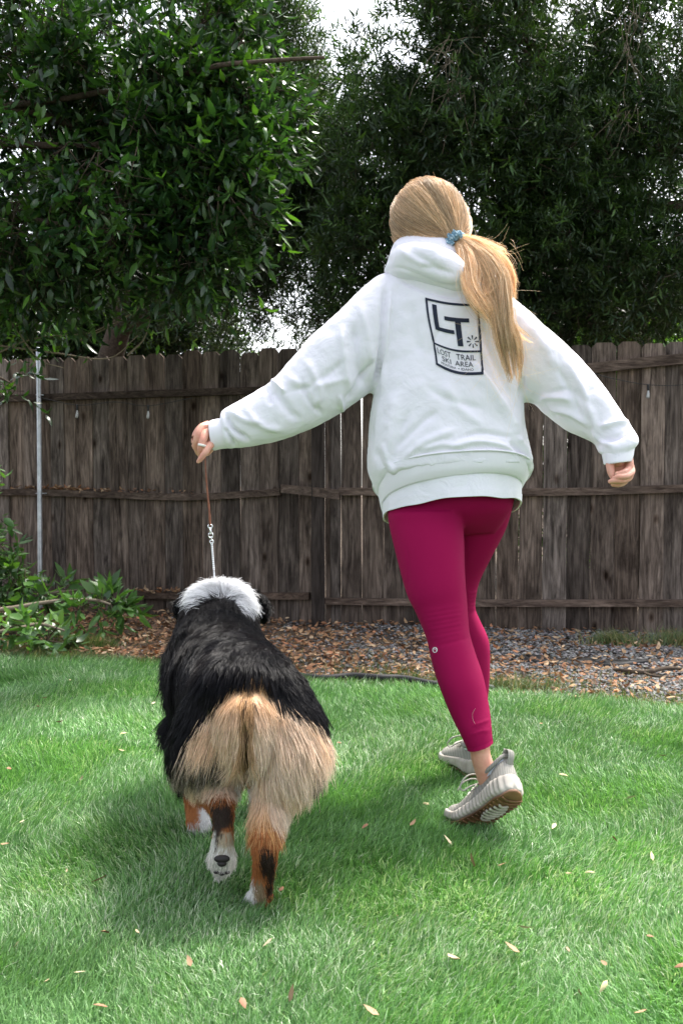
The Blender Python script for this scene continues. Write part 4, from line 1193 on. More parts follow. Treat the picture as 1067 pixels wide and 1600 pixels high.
# logo plane (s across 0..1, t down 0..1) -> photo pixels, slanting and curving with the cloth
def logo(s, t):
    # corners measured on the photo; left side is dragged down
    L = np.array([664 + t * 16.5 , 465 + t * 105]); Rr = np.array([747 + t * 8.0, 475.5 + t * 110])
    q = L * (1 - s) + Rr * s
    q[1] += 7.0 * math.sin(math.pi * s) * (.55 + .75 * t) * (1 - .35 * s) + (3.2 if t > .5 else 2) * 0
    q[0] += -1.2 * math.sin(t * 6.0) * (1 - s)
    return q
pr = MB()
def patch(quad, ns, nt):
    """quad: 4 (s,t) corners -> small grid on the cloth"""
    a, b, c, d = [np.array(x, float) for x in quad]
    vs = []
    for i in range(ns + 1):
        for j in range(nt + 1):
            x, y = i / ns, j / nt
            st = (a * (1 - x) + b * x) * (1 - y) + (d * (1 - x) + c * x) * y
            q = logo(*st); p = onto(*q); vs.append(p if p is not None else P(q[0], q[1], 2.69))
    f = [[i * (nt + 1) + j, (i + 1) * (nt + 1) + j, (i + 1) * (nt + 1) + j + 1, i * (nt + 1) + j + 1] for i in range(ns) for j in range(nt)]
    pr.add(np.array(vs), np.array(f))
def bar(s0, t0, s1, t1, ns=10, nt=1): patch([(s0, t0), (s1, t0), (s1, t1), (s0, t1)], ns, nt)
b = .040; bt = .032
bar(0, 0, 1, bt, 20); bar(0, 1 - bt * 1.25, 1, 1, 20); bar(0, bt, b, 1 - bt, 2, 24); bar(1 - b, bt, 1, 1 - bt, 2, 24); bar(b, .655, 1 - b, .682, 18)
bar(.12, .07, .205, .44, 2, 8); patch([(.205, .385), (.49, .385), (.49, .44), (.205, .44)], 8, 2)
bar(.33, .205, .80, .262, 8); bar(.525, .262, .635, .60, 2, 6)
for k in range(8):      # eight-rayed star
    a_ = k * math.pi / 4 + .0
    dx, dy = math.cos(a_), math.sin(a_) * .75
    c0 = np.array([.83, .53]); px_, py_ = -math.sin(a_) * .012, math.cos(a_) * .010
    patch([c0 + [dx * .045 + px_ * .5, dy * .045 + py_ * .5], c0 + [dx * .118 + px_ * 1.3, dy * .118 + py_ * 1.3], c0 + [dx * .118 - px_ * 1.3, dy * .118 - py_ * 1.3], c0 + [dx * .045 - px_ * .5, dy * .045 - py_ * .5]], 1, 1)
def words(txt, s0, s1, t0, t1, target):
    cu = bpy.data.curves.new('t', 'FONT'); cu.body = txt; cu.resolution_u = 3
    to = bpy.data.objects.new('t', cu); COL.objects.link(to)
    dg = bpy.context.evaluated_depsgraph_get(); dg.update()
    me = bpy.data.meshes.new_from_object(to.evaluated_get(dg)); bpy.data.objects.remove(to)
    co = get_co(me); x0, x1 = co[:, 0].min(), co[:, 0].max(); y0, y1 = co[:, 1].min(), co[:, 1].max()
    vs = []
    for c in co:
        s = s0 + (c[0] - x0) / (x1 - x0) * (s1 - s0); t = t1 - (c[1] - y0) / (y1 - y0) * (t1 - t0)
        q = logo(s, t); p = onto(*q); vs.append(p if p is not None else P(q[0], q[1], 2.69))
    fs = [tuple(p.vertices) for p in me.polygons]
    tri = []
    for f in fs:
        for k in range(1, len(f) - 1): tri.append((f[0], f[k], f[k + 1]))
    target.add(np.array(vs), np.array(tri))
words('LOST', .075, .345, .715, .795, pr); words('TRAIL', .46, .86, .715, .795, pr)
words('SKI', .15, .335, .815, .885, pr); words('AREA', .42, .80, .815, .885, pr)
words('MONTANA', .12, .43, .905, .940, pr); words('•', .475, .50, .915, .930, pr); words('IDAHO', .54, .80, .905, .940, pr)
pr.build('back_print', m_navy, hoodie, smooth=False)

# small round emblem on the near calf
lbv = BVHTree.FromPolygons([Vector(c) for c in get_co(lm)], [tuple(p.vertices) for p in lm.polygons])
mb = MB()
th = np.linspace(0, 2 * math.pi, 25)[:-1]
o1, o2 = [], []
for a_ in th:
    o1.append(onto(679.5 + 4.0 * math.cos(a_), 1015.5 + 4.4 * math.sin(a_), lbv, .0008)); o2.append(onto(679.5 + 3.0 * math.cos(a_), 1015.5 + 3.4 * math.sin(a_), lbv, .0008))
mb.add(*loft_vf(np.array([o1, o2]), cap=False))
om = [(677.4, 1017.6), (677.2, 1014.2), (678.6, 1013.4), (679.5, 1015.6), (680.5, 1013.4), (681.9, 1014.2), (681.6, 1017.6)]
tube(mb, [onto(a_, b_, lbv, .0005) for a_, b_ in om], .0007, n=2, m=5)
mb.build('calf_emblem', m_print, legg)
mb = MB(); tube(mb, [onto(a_, b_, lbv, .0006) for a_, b_ in [(742, 1107), (738, 1115), (738.5, 1124), (742, 1132)]], .0003, n=4, m=5)
mb.build('loose_hair', mat('pale_hair', (.55, .30, .30), .6, .2), legg)
# leggings hem cuff on the near leg: a thin turned edge
hmr = sil_rings([(727.5, 1166, 769, 1152, 2.507, .0405), (729.8, 1172.5, 769.8, 1158.5, 2.503, .0405)], n=3, m=40, p=.98)
mb = MB(); cen = hmr.mean(1, keepdims=True); inn = cen + (hmr - cen) * .93
mb.add(*loft_vf(hmr, cap=False)); V, F = loft_vf(inn, cap=False); mb.add(V, [f[:, ::-1] for f in F]); mb.add(*loft_vf(np.stack([hmr[-1], inn[-1]]), cap=False)); mb.build('ankle_hem', m_legg, legg)

# ring on the finger
m_ring = mat('pale_ring', (.86, .84, .78), .25, .6)
mb = MB(); tube(mb, px_path([(316.5, 694, 2.748), (315.7, 697.5, 2.748)]), [.0122, .0122], n=2, m=20, round_ends=False)
mb.build('ring', m_ring, person)

# ---- shoes
m_knit = mat('grey_knit', (.44, .42, .385), .85, .15)
cv = coords(m_knit)
w = nd(m_knit, 'ShaderNodeTexWave', wave_type='BANDS', bands_direction='X'); w.inputs['Scale'].default_value = 55; w.inputs['Distortion'].default_value = 1.2; lk(m_knit, cv, w.inputs['Vector'])
lk(m_knit, ramp(m_knit, w.outputs['Fac'], [(.1, (.25, .24, .215)), (.6, (.31, .295, .265))]), pb(m_knit).inputs['Base Color'])
lk(m_knit, bump(m_knit, noise_node(m_knit, cv, 700, 2), .35, .0015), pb(m_knit).inputs['Normal'])
m_mid = mat('cream_midsole', (.66, .60, .53), .6, .3)
cv = coords(m_mid); lk(m_mid, ramp(m_mid, noise_node(m_mid, cv, 30, 4), [(.3, (.38, .34, .29)), (.7, (.50, .46, .41))]), pb(m_mid).inputs['Base Color'])
m_gum = mat('brown_gum_rubber', (.16, .075, .035), .45, .45)
cv = coords(m_gum); lk(m_gum, ramp(m_gum, noise_node(m_gum, cv, 12, 3), [(.35, (.085, .038, .022)), (.65, (.24, .12, .055))]), pb(m_gum).inputs['Base Color'])
m_sock = cotton('white_sock', (.62, .66, .74), 900, .3, .1)
m_lace = cotton('grey_lace', (.42, .40, .36), 900, .4, .1)

def shoe(M, O, bend_x, bend_a, name_label, detail=True):
    """local frame -> world with the toes bent up at the ball"""
    def W(p):
        p = np.asarray(p, float).copy()
        k = np.clip(p[..., 0] - bend_x, 0, None)
        # arc bend upwards past bend_x
        ang = bend_a * np.clip(k / .05, 0, 1)
        x = np.minimum(p[..., 0], bend_x); z = p[..., 2]
        kk = np.clip(k, 0, .05); rest = k - kk
        R_ = .05 / max(bend_a, 1e-3)
        ax = kk / .05 * bend_a
        q = np.empty_like(p)
        q[..., 0] = x + (R_ - z) * np.sin(ax) + rest * np.cos(bend_a)
        q[..., 2] = R_ - (R_ - z) * np.cos(ax) + rest * np.sin(bend_a)
        q[..., 1] = p[..., 1]
        return O + q @ M.T
    L = .275
    xs = np.concatenate([np.linspace(-.0, .012, 4), np.linspace(.02, .255, 46), np.linspace(.262, L, 5)])
    def hw(x):     # half width of the sole
        return np.interp(x, [0, .004, .015, .04, .09, .13, .175, .21, .24, .262, .271, .275], [.010, .022, .035, .044, .041, .043, .052, .054, .047, .031, .016, .005])
    def ctr(x): return np.interp(x, [0, .1, .18, .275], [0, .002, 0, -.008])
    def rings(z0, z1, grow, rib=0.0, m=40, xs=xs):
        out = []
        for i, x in enumerate(xs):
            w_ = hw(x) + grow; a = np.linspace(0, 2 * math.pi, m, endpoint=False)
            cy, cz = np.cos(a), np.sin(a)
            cy = np.sign(cy) * np.abs(cy) ** .45; cz = np.sign(cz) * np.abs(cz) ** .45
            g = rib * (math.sin(x * 2 * math.pi / .0125)) * np.clip(np.abs(cy), 0, 1)
            zc = (z0(x) + z1(x)) / 2; zh = (z1(x) - z0(x)) / 2
            out.append(np.stack([np.full(m, x), ctr(x) + (w_ + g) * cy, zc + zh * cz], 1))
        return W(np.array(out))
    sho = empty('shoe', tuple(W(np.array([[.1, 0, .05]]))[0]), None, None)
    sho['label'] = name_label
    # outsole
    z_b = lambda x: np.interp(x, [0, .02, .24, .275], [.010, .0, .0, .010]); z_o = lambda x: z_b(x) + .007
    mb = MB(); mb.add(*loft_vf(rings(z_b, z_o, -.004)))
    for k in range(17):   # tread ribs across the sole
        x = .02 + k * .0145
        w_ = hw(x) - .008
        yy = np.linspace(-w_, w_, 9); arc = .010 * (1 - (yy / w_) ** 2)
        tube(mb, W(np.stack([x + arc, yy + ctr(x), z_b(x) - .0012 + 0 * yy], 1)), .0026, n=1, m=6)
    mb.build('outsole', m_gum, None); os_ = bpy.context.scene.objects[-1] if False else COL.objects[-1]
    reparent(os_, sho)
    # pale oval window in the middle of the tread
    mb = MB()
    for k in range(7):
        x = .055 + k * .0125; w_ = .017 * math.sin(math.pi * (k + .8) / 7.6) + .006
        yy = np.linspace(-w_, w_, 7); tube(mb, W(np.stack([x + .006 * (1 - (yy / w_) ** 2), yy, -.0030 + 0 * yy], 1)), .0040, n=1, m=6)
    o = mb.build('tread_insert', m_mid, None); reparent(o, sho)
    # midsole with vertical ribs
    z_m = lambda x: np.interp(x, [0, .03, .12, .2, .25, .275], [.056, .054, .042, .032, .030, .027])
    xr = np.linspace(0, L, 150)
    mb = MB(); mb.add(*loft_vf(rings(z_o, z_m, .001, rib=.0016, xs=xr)))
    o = mb.build('midsole', m_mid, None); reparent(o, sho)
    # upper
    up_ = []
    a = np.linspace(0, 2 * math.pi, 40, endpoint=False)
    for x in np.concatenate([np.linspace(.004, .02, 5), np.linspace(.028, .25, 34), np.linspace(.256, .270, 4)]):
        w_ = (hw(x) - .0035); top = np.interp(x, [0, .006, .03, .06, .10, .14, .18, .22, .25, .265, .271], [.07, .098, .104, .086, .084, .078, .066, .055, .045, .034, .026])
        z0 = .028 if x < .2 else .02; cz = np.sin(a); cy = np.cos(a)
        zz = np.where(cz > 0, z0 + (top - z0) * np.abs(cz) ** .85, z0 + .006 * cz)
        nar = np.interp(x, [0, .05, .1, .15, .2, .27], [.72, .66, .58, .52, .6, .7])
        hgt = np.clip((zz - z0) / max(top - z0, .001), 0, 1)
        yy = ctr(x) + w_ * np.sign(cy) * np.abs(cy) ** .75 * (1 - (1 - nar) * hgt ** 1.5 * .5)
        up_.append(np.stack([np.full(40, x), yy, zz], 1))
    mb = MB(); mb.add(*loft_vf(W(np.array(up_))))
    ups = mb.build('upper', m_knit, None); reparent(ups, sho)
    # collar rim round the ankle
    th = np.linspace(0, 2 * math.pi, 33)
    cx = .058 + .050 * np.cos(th); cy = .033 * np.sin(th); cz = .094 + .012 * np.cos(th) ** 2 * np.where(np.cos(th) < 0, 1.3, .2) - .010 * np.sin(th) ** 2
    mb = MB(); tube(mb, W(np.stack([cx, cy, cz], 1)), .0052, n=1, m=10, round_ends=False); o = mb.build('collar', m_knit, None); reparent(o, sho)
    mb = MB(); q = np.stack([cx, cy * .93, cz], 1); cen = q.mean(0)
    rr_ = np.array([W(cen + (q[:-1] - cen) * s_ + [0, 0, dz]) for s_, dz in ((.93, -.012), (.93, .002), (.88, .010), (.80, .010), (.74, -.010))])
    mb.add(*loft_vf(rr_, cap=False)); o = mb.build('sock', m_sock, None); reparent(o, sho)
    # heel loop
    mb = MB(); tube(mb, W(np.array([[.004, 0, .086], [-.006, 0, .100], [-.008, 0, .115], [.004, 0, .121], [.014, 0, .112], [.012, 0, .098]])), .0100, n=5, m=10, flat=.22, up=M[:, 2] * .01 + M[:, 0]); o = mb.build('heel_loop', m_knit, None); reparent(o, sho)
    # laces
    mb = MB()
    for k in range(5):
        x = .118 + k * .017; z = np.interp(x, [.10, .14, .18, .22], [.087, .081, .069, .058])
        tube(mb, W(np.array([[x, -.026, z - .014], [x + .006, -.012, z], [x + .008, .012, z], [x + .014, .026, z - .014]])), .0024, n=3, m=6)
    for sg in (1, -1):
        tube(mb, W(np.array([[.118, 0, .090], [.112, sg * .020, .104], [.120, sg * .045, .098], [.135, sg * .058, .078], [.138, sg * .050, .066], [.130, sg * .030, .078], [.120, 0, .090]])), .0020, n=4, m=6)
        tube(mb, W(np.array([[.118, 0, .090], [.128, sg * .020, .100], [.145, sg * .042, .092], [.155, sg * .052, .075]])), .0018, n=4, m=6)
    o = mb.build('laces', m_lace, None); reparent(o, sho)
    sho.parent = person
    return sho
def reparent(o, par):
    o.parent = par; o.matrix_parent_inverse = Matrix.Translation(par.location).inverted()
shoe(M1, O1, .17, math.radians(38), 'left shoe with heel lifted, showing its brown ribbed sole')
shoe(M2, O2, .19, math.radians(3), 'right shoe flat on the grass, mostly hidden behind the left ankle')

# ---- hair
def hair_obj(name, pts, radius, cols, material, parent, taper=.25):
    """pts (N,K,3)"""
    N, K, _ = pts.shape
    cd = bpy.data.hair_curves.new(name); cd.add_curves([K] * N)
    cd.attributes['position'].data.foreach_set('vector', pts.astype(np.float32).ravel())
    a = cd.attributes.get('radius') or cd.attributes.new('radius', 'FLOAT', 'POINT')
    rr_ = np.asarray(radius, float) * np.ones(N)
    prof = 1 - (1 - taper) * np.linspace(0, 1, K) ** 2
    a.data.foreach_set('value', (rr_[:, None] * prof[None]).astype(np.float32).ravel())
    a = cd.attributes.new('col', 'FLOAT_COLOR', 'CURVE'); c = np.ones((N, 4), np.float32); c[:, :3] = cols
    a.data.foreach_set('color', c.ravel())
    cd.materials.append(material)
    return link(name, cd, None, parent)
m_blonde = attr_mat('blonde_hair', rough=.38, spec=.5, transl=.18, tint=(1.1, .95, .7))
m_blonde_base = mat('blonde_underlayer', (.33, .20, .10), .6, .3)
HC = P(668, 336, 2.87); HAX = np.array([.108, .118, .112])      # head centre, radii
# smooth under-layer: skull of hair pulled to the scrunchie
SCR = P(711, 377, 2.775)
hb2 = MB()
hb2.add(*loft_vf(finish_rings(sil_rings([(655, 284.5, 678, 284, 2.87, .018), (640, 290, 694, 290, 2.87, .052), (625, 303, 710, 303, 2.87, .085), (614, 325, 724, 325, 2.87, .100), (611.5, 345, 731, 346, 2.87, .106), (613, 362, 731, 364, 2.865, .104), (622, 380, 722, 382, 2.86, .09), (645, 394, 708, 396, 2.86, .07)], n=5, m=36, p=1), 0)))
tube(hb2, [P(700, 355, 2.80), P(706, 368, 2.785), SCR], [.035, .022, .012], m=14)
hsk = remesh(hb2, .005, 6)
hair = link('hair', hsk, m_blonde_base, person)
hbv = BVHTree.FromPolygons([Vector(c) for c in get_co(hsk)], [tuple(p.vertices) for p in hsk.polygons])
r = np.random.RandomState(77)
# strands combed over the surface from all round towards the scrunchie
N = 9000; K = 12
strands = []; hcols = []
BL = np.array([(.70, .50, .29), (.58, .40, .22), (.84, .66, .43), (.44, .29, .15), (.66, .47, .26)])
sp = Vector(SCR)
for i in range(N):
    # start points around crown, brow line and nape
    a_ = r.uniform(0, 2 * math.pi); q = nz(np.array([math.cos(a_) * r.uniform(.2, 1), r.uniform(-1, .9), math.sin(a_)]))
    p0 = HC + q * HAX * 1.3
    h_ = hbv.find_nearest(Vector(p0))
    s0 = h_[0]; 
    tgt = sp + Vector((r.normal(0, .006), r.normal(0, .004), r.normal(0, .007)))
    lay = r.uniform(.0005, .004) + .0035 * max(0, math.sin(a_ * 9 + q[1] * 4))
    if a_ and (s0 - sp).length < .02: continue
    pts = []
    wob = r.normal(0, .0025, 3)
    mid = .5 * (s0 + sp)
    for k in range(K):
        t = k / (K - 1)
        tt = t
        base = s0.lerp(tgt, tt)
        # push out so the path hugs the skull
        out = (base - Vector(HC)); 
        if k < K - 1:
            pr0 = Vector(HC) + out.normalized() * .2
            hh = hbv.ray_cast(pr0, -out.normalized())
            if hh[0] is not None: base = hh[0] + hh[1] * (lay * (1 + .5 * math.sin(t * 9 + i)))
            base = base + Vector(wob) * math.sin(t * 3.14)
        pts.append(base)
    strands.append(pts); hcols.append((BL[r.randint(0, 5)] * .72 + np.array([.54, .37, .22]) * .28) * r.uniform(.75, 1.25) * np.array([.96, .97, 1.02]) * (1 + .22 * math.sin(a_ * 5 + 1) + .15 * math.sin(a_ * 13)))
S = np.array(strands)
S[:, 1:-1] = .25 * S[:, :-2] + .5 * S[:, 1:-1] + .25 * S[:, 2:]
hair_obj('combed_strands', S, .00042, np.array(hcols), m_blonde, hair, .7)
# pony tail: guide locks
guides = [
  # (polyline px/depth, strands, spread start, spread end, color gain)
  ([(713, 378, 2.77), (722, 398, 2.735), (727, 425, 2.70), (733, 452, 2.675), (748, 478, 2.66), (765, 500, 2.66), (778, 530, 2.665)], 900, .008, .016, 1.05),
  ([(716, 376, 2.77), (732, 395, 2.73), (740, 420, 2.695), (738, 445, 2.675), (728, 455, 2.67), (726, 440, 2.68)], 420, .007, .010, 1.12),
  ([(717, 375, 2.77), (738, 392, 2.735), (757, 420, 2.70), (765, 450, 2.67), (752, 462, 2.66), (735, 458, 2.665)], 350, .007, .012, 1.1),
  ([(718, 374, 2.77), (742, 388, 2.74), (768, 408, 2.71), (786, 436, 2.68), (790, 470, 2.66), (793, 510, 2.655), (800, 555, 2.66), (806, 600, 2.67)], 1700, .009, .010, 1.0),
  ([(718, 375, 2.77), (738, 392, 2.74), (760, 425, 2.70), (775, 465, 2.67), (783, 510, 2.655), (790, 555, 2.66), (800, 598, 2.665)], 1700, .010, .008, .92),
  ([(718, 374, 2.77), (740, 398, 2.735), (758, 436, 2.70), (768, 480, 2.67), (780, 540, 2.66), (797, 606, 2.665)], 900, .009, .008, .85),
  ([(719, 373, 2.77), (745, 382, 2.75), (775, 398, 2.73), (790, 402, 2.72)], 350, .008, .014, 1.2),
  ([(719, 373, 2.77), (750, 385, 2.75), (780, 410, 2.72), (795, 445, 2.70), (800, 475, 2.68)], 900, .010, .014, 1.15),
  ([(755, 440, 2.69), (772, 480, 2.665), (795, 510, 2.66), (818, 526, 2.67), (842, 538, 2.69)], 260, .008, .008, 1.15),
  ([(760, 450, 2.69), (788, 490, 2.665), (806, 530, 2.66), (811, 570, 2.665), (809, 605, 2.67)], 700, .009, .007, .9),
]
allp = []; allc = []; KK = 16
for pts, n, s0, s1, gain in guides:
    A = catmull(px_path(pts), 6); L = np.concatenate([[0], np.cumsum(np.linalg.norm(np.diff(A, axis=0), axis=1))]); L /= L[-1]
    n = int(n * 1.25)
    for i in range(n):
        e = r.uniform(.80, 1.0)
        ts = np.linspace(0, min(e, 1), KK)
        c = np.stack([np.interp(ts, L, A[:, k]) for k in range(3)], 1)
        lock = int(r.randint(0, 9)); lr = np.random.RandomState(lock * 13 + n); lo = lr.normal(0, 1, 3); e = e * lr.uniform(.70, 1.0) * (1 if r.rand() < .8 else r.uniform(.6, .95)); ts = ts * e
        c = np.stack([np.interp(ts, L, A[:, k]) for k in range(3)], 1)
        o0 = r.normal(0, .8, 3); o1 = lo * 1.0 + r.normal(0, 1, 3) * (.32 if r.rand() < .85 else 1.1)
        sp_ = (s0 * (1 - ts) + s1 * ts) * (.35 + .65 * np.sin(np.clip(ts * 1.25, 0, 1) * math.pi) ** .5 + .35 * ts) * (1 - .55 * np.clip((ts - .75) / .25, 0, 1))
        ph, fr, am = r.uniform(0, 6.28), r.uniform(4, 9), abs(r.normal(0, .0022))
        wv = np.stack([np.sin(ts * fr + ph), np.cos(ts * fr * .8 + ph), np.sin(ts * fr * 1.1 + ph * 2)], 1) * am * ts[:, None]
        q = c + (o0 * (1 - ts[:, None]) + o1 * ts[:, None]) * sp_[:, None] + wv
        allp.append(q); allc.append(BL[r.randint(0, 5)] * [1.06, 1.07, 1.14] * gain * (.72 + .07 * lock) * r.uniform(.9, 1.35))
# flyaways: thin arcs catching the light at the right and on the head
for i in range(220):
    if i % 2 == 0 or i < 60:
        a0 = P(r.uniform(722, 800), r.uniform(370, 520), r.uniform(2.68, 2.75)); dr = np.array([r.uniform(.3, 1), r.uniform(-.3, .3), r.uniform(-.5, .6)])
        ln = abs(r.normal(0, .02)) + .012
    elif i < 200:
        a0 = P(r.uniform(745, 812), r.uniform(480, 600), 2.66); dr = np.array([r.uniform(-.4, 1), r.uniform(-.3, .0), r.uniform(-1, -.2)]); ln = r.uniform(.03, .08)
    else:
        a_ = r.uniform(-.2, math.pi + .4); a0 = P(671 + 61 * math.cos(a_), 340 - 55 * math.sin(a_), 2.86); sg_ = r.choice([-1, 1]); dr = np.array([-math.sin(a_) * sg_, 0, math.cos(a_) * sg_]) + np.array([math.cos(a_), 0, math.sin(a_)]) * r.uniform(0, .35) + r.normal(0, .12, 3); ln = r.uniform(.02, .06)
    dr = nz(dr); cur = nz(r.normal(0, 1, 3)) * r.uniform(.4, 3.0)
    ts = np.linspace(0, 1, KK)[:, None]
    q = a0 + ln * (dr * ts + cur * ts ** 2 * .6 + np.array([0, 0, -.35]) * ts ** 2)
    allp.append(q); allc.append(np.array([.85, .68, .45]))
PP = np.array(allp); cc_ = np.array(allc); nfl = 220
hair_obj('ponytail', PP, np.where(np.arange(len(PP)) < len(PP) - nfl, .00036, .00022), cc_, m_blonde, hair, .45)
# scrunchie
m_scr = mat('blue_scrunchie', (.20, .38, .46), .7, .3)
cv = coords(m_scr); vo = nd(m_scr, 'ShaderNodeTexVoronoi'); vo.inputs['Scale'].default_value = 160; lk(m_scr, cv, vo.inputs['Vector'])
lk(m_scr, ramp(m_scr, vo.outputs['Distance'], [(.15, (.62, .72, .76)), (.35, (.22, .36, .44)), (.8, (.08, .17, .24))]), pb(m_scr).inputs['Base Color'])
ax = nz(P(724, 384, 2.75) - P(704, 372, 2.79)); s1_ = nz(np.cross(ax, U3)); s2_ = np.cross(ax, s1_)
n1, n2 = 96, 20; rings_ = []
cS = P(711, 377, 2.772)
for i in range(n1):
    a_ = 2 * math.pi * i / n1
    rad_dir = s1_ * math.cos(a_) + s2_ * math.sin(a_)
    mi = .0125 + .0022 * math.sin(a_ * 11) + .0012 * math.sin(a_ * 23 + 1)
    c = cS + rad_dir * (.0175 + .0012 * math.sin(a_ * 9)) + ax * .002 * math.sin(a_ * 7)
    rings_.append([c + (rad_dir * math.cos(b_) + ax * math.sin(b_) * 1.15) * mi * (1 + .10 * math.sin(b_ * 5 + a_ * 3)) for b_ in np.linspace(0, 2 * math.pi, n2, endpoint=False)])
rings_.append(rings_[0])
mb = MB(); mb.add(*loft_vf(np.array(rings_), cap=False)); mb.build('scrunchie', m_scr, hair)
# ------------------------------------------------------------------ DOG
def ring_path(st, m=36, n=5):
    """stations (u, v, depth, half width, half height) for a trunk running into the picture"""
    A = catmull(np.array(st, float), n)
    c = Pa(A[:, 0], A[:, 1], A[:, 2])
    t = nz(np.gradient(c, axis=0)); up = np.array([0, 0, 1.0])
    s = nz(np.cross(t, up)); w = np.cross(s, t)
    return ell_rings(c, s * A[:, 3:4], w * A[:, 4:5], m, .95)
dg_ = MB()
dg_.add(*loft_vf(finish_rings(ring_path([(388, 1128, 2.11, .070, .080), (388, 1112, 2.15, .118, .122), (382, 1098, 2.22, .128, .132), (368, 1075, 2.32, .122, .128), (352, 1062, 2.44, .125, .142), (340, 1046, 2.55, .124, .156), (337, 1038, 2.65, .100, .138)]), 3)))
dg_.add(*loft_vf(finish_rings(ring_path([(340, 1010, 2.58, .115, .10), (342, 974, 2.66, .100, .092), (344, 956, 2.76, .090, .080), (345, 948, 2.86, .096, .074), (344, 955, 2.93, .078, .060), (342, 972, 3.00, .038, .036), (341, 982, 3.06, .030, .026)]), 3)))
def leg(pts, m=18):
    p = px_path([q[:3] for q in pts]); tube(dg_, p, [q[3] for q in pts], n=5, m=m, up=F3)
leg([(428, 1095, 2.17, .080), (450, 1150, 2.14, .084), (450, 1195, 2.12, .064), (431, 1245, 2.11, .042), (418, 1292, 2.07, .034), (415, 1325, 2.045, .0285), (412, 1360, 2.055, .0235), (408, 1390, 2.07, .023), (406, 1403, 2.085, .027), (405, 1406, 2.13, .023)])
leg([(345, 1105, 2.18, .080), (325, 1160, 2.17, .080), (320, 1200, 2.18, .062), (334, 1232, 2.17, .040), (347, 1258, 2.12, .027), (349, 1290, 2.10, .022), (348, 1318, 2.095, .024), (348, 1338, 2.10, .029), (347, 1352, 2.12, .022)])
leg([(300, 1130, 2.52, .062), (303, 1190, 2.52, .042), (305, 1230, 2.50, .032), (307, 1262, 2.49, .027), (311, 1288, 2.48, .030), (312, 1297, 2.50, .026)])
leg([(375, 1130, 2.58, .055), (392, 1180, 2.62, .036), (402, 1225, 2.66, .026), (407, 1255, 2.69, .028)])
tube(dg_, px_path([(362, 1215, 2.30), (362, 1232, 2.27), (364, 1237, 2.25)]), [.03, .018, .010], m=12)
for s_, uu in ((-1, 347), (1, 347)):      # ears folded over at the sides of the skull
    k = s_
    tube(dg_, px_path([(uu + k * 36, 935, 2.87), (uu + k * 54, 940, 2.87), (uu + k * 65, 953, 2.88), (uu + k * 65, 972, 2.89)]), [.026, .030, .026, .012], m=14, flat=.4, up=F3)
# toes of the standing and lifted paws
for (u, v, d) in ((392, 1408, 2.09), (401, 1411, 2.10), (411, 1411, 2.10), (420, 1408, 2.09)):
    tube(dg_, px_path([(u, v - 6, d - .015), (u, v - 1, d + .02)]), [.013, .011], m=10)
for (u, v, d) in ((333, 1345, 2.10), (341, 1354, 2.095), (353, 1355, 2.095), (362, 1346, 2.10)):
    tube(dg_, px_path([(u, v - 8, d), (u, v, d + .012)]), [.012, .011], m=10)
for (u, v, d) in ((303, 1300, 2.50), (311, 1303, 2.50), (320, 1302, 2.50)):
    tube(dg_, px_path([(u, v - 5, d), (u, v - 1, d + .02)]), [.013, .012], m=10)
dm = remesh(dg_, .0055, 8)
co = get_co(dm); no = get_no(dm)
u_, v_, d_ = uvd(co)
valley = np.exp(-((u_ - 384) / 7) ** 2) * np.clip((v_ - 1110) / 30, 0, 1) * np.clip((1240 - v_) / 30, 0, 1) * (d_ < 2.25)
co -= no * (.020 * valley)[:, None]; set_co(dm, co)

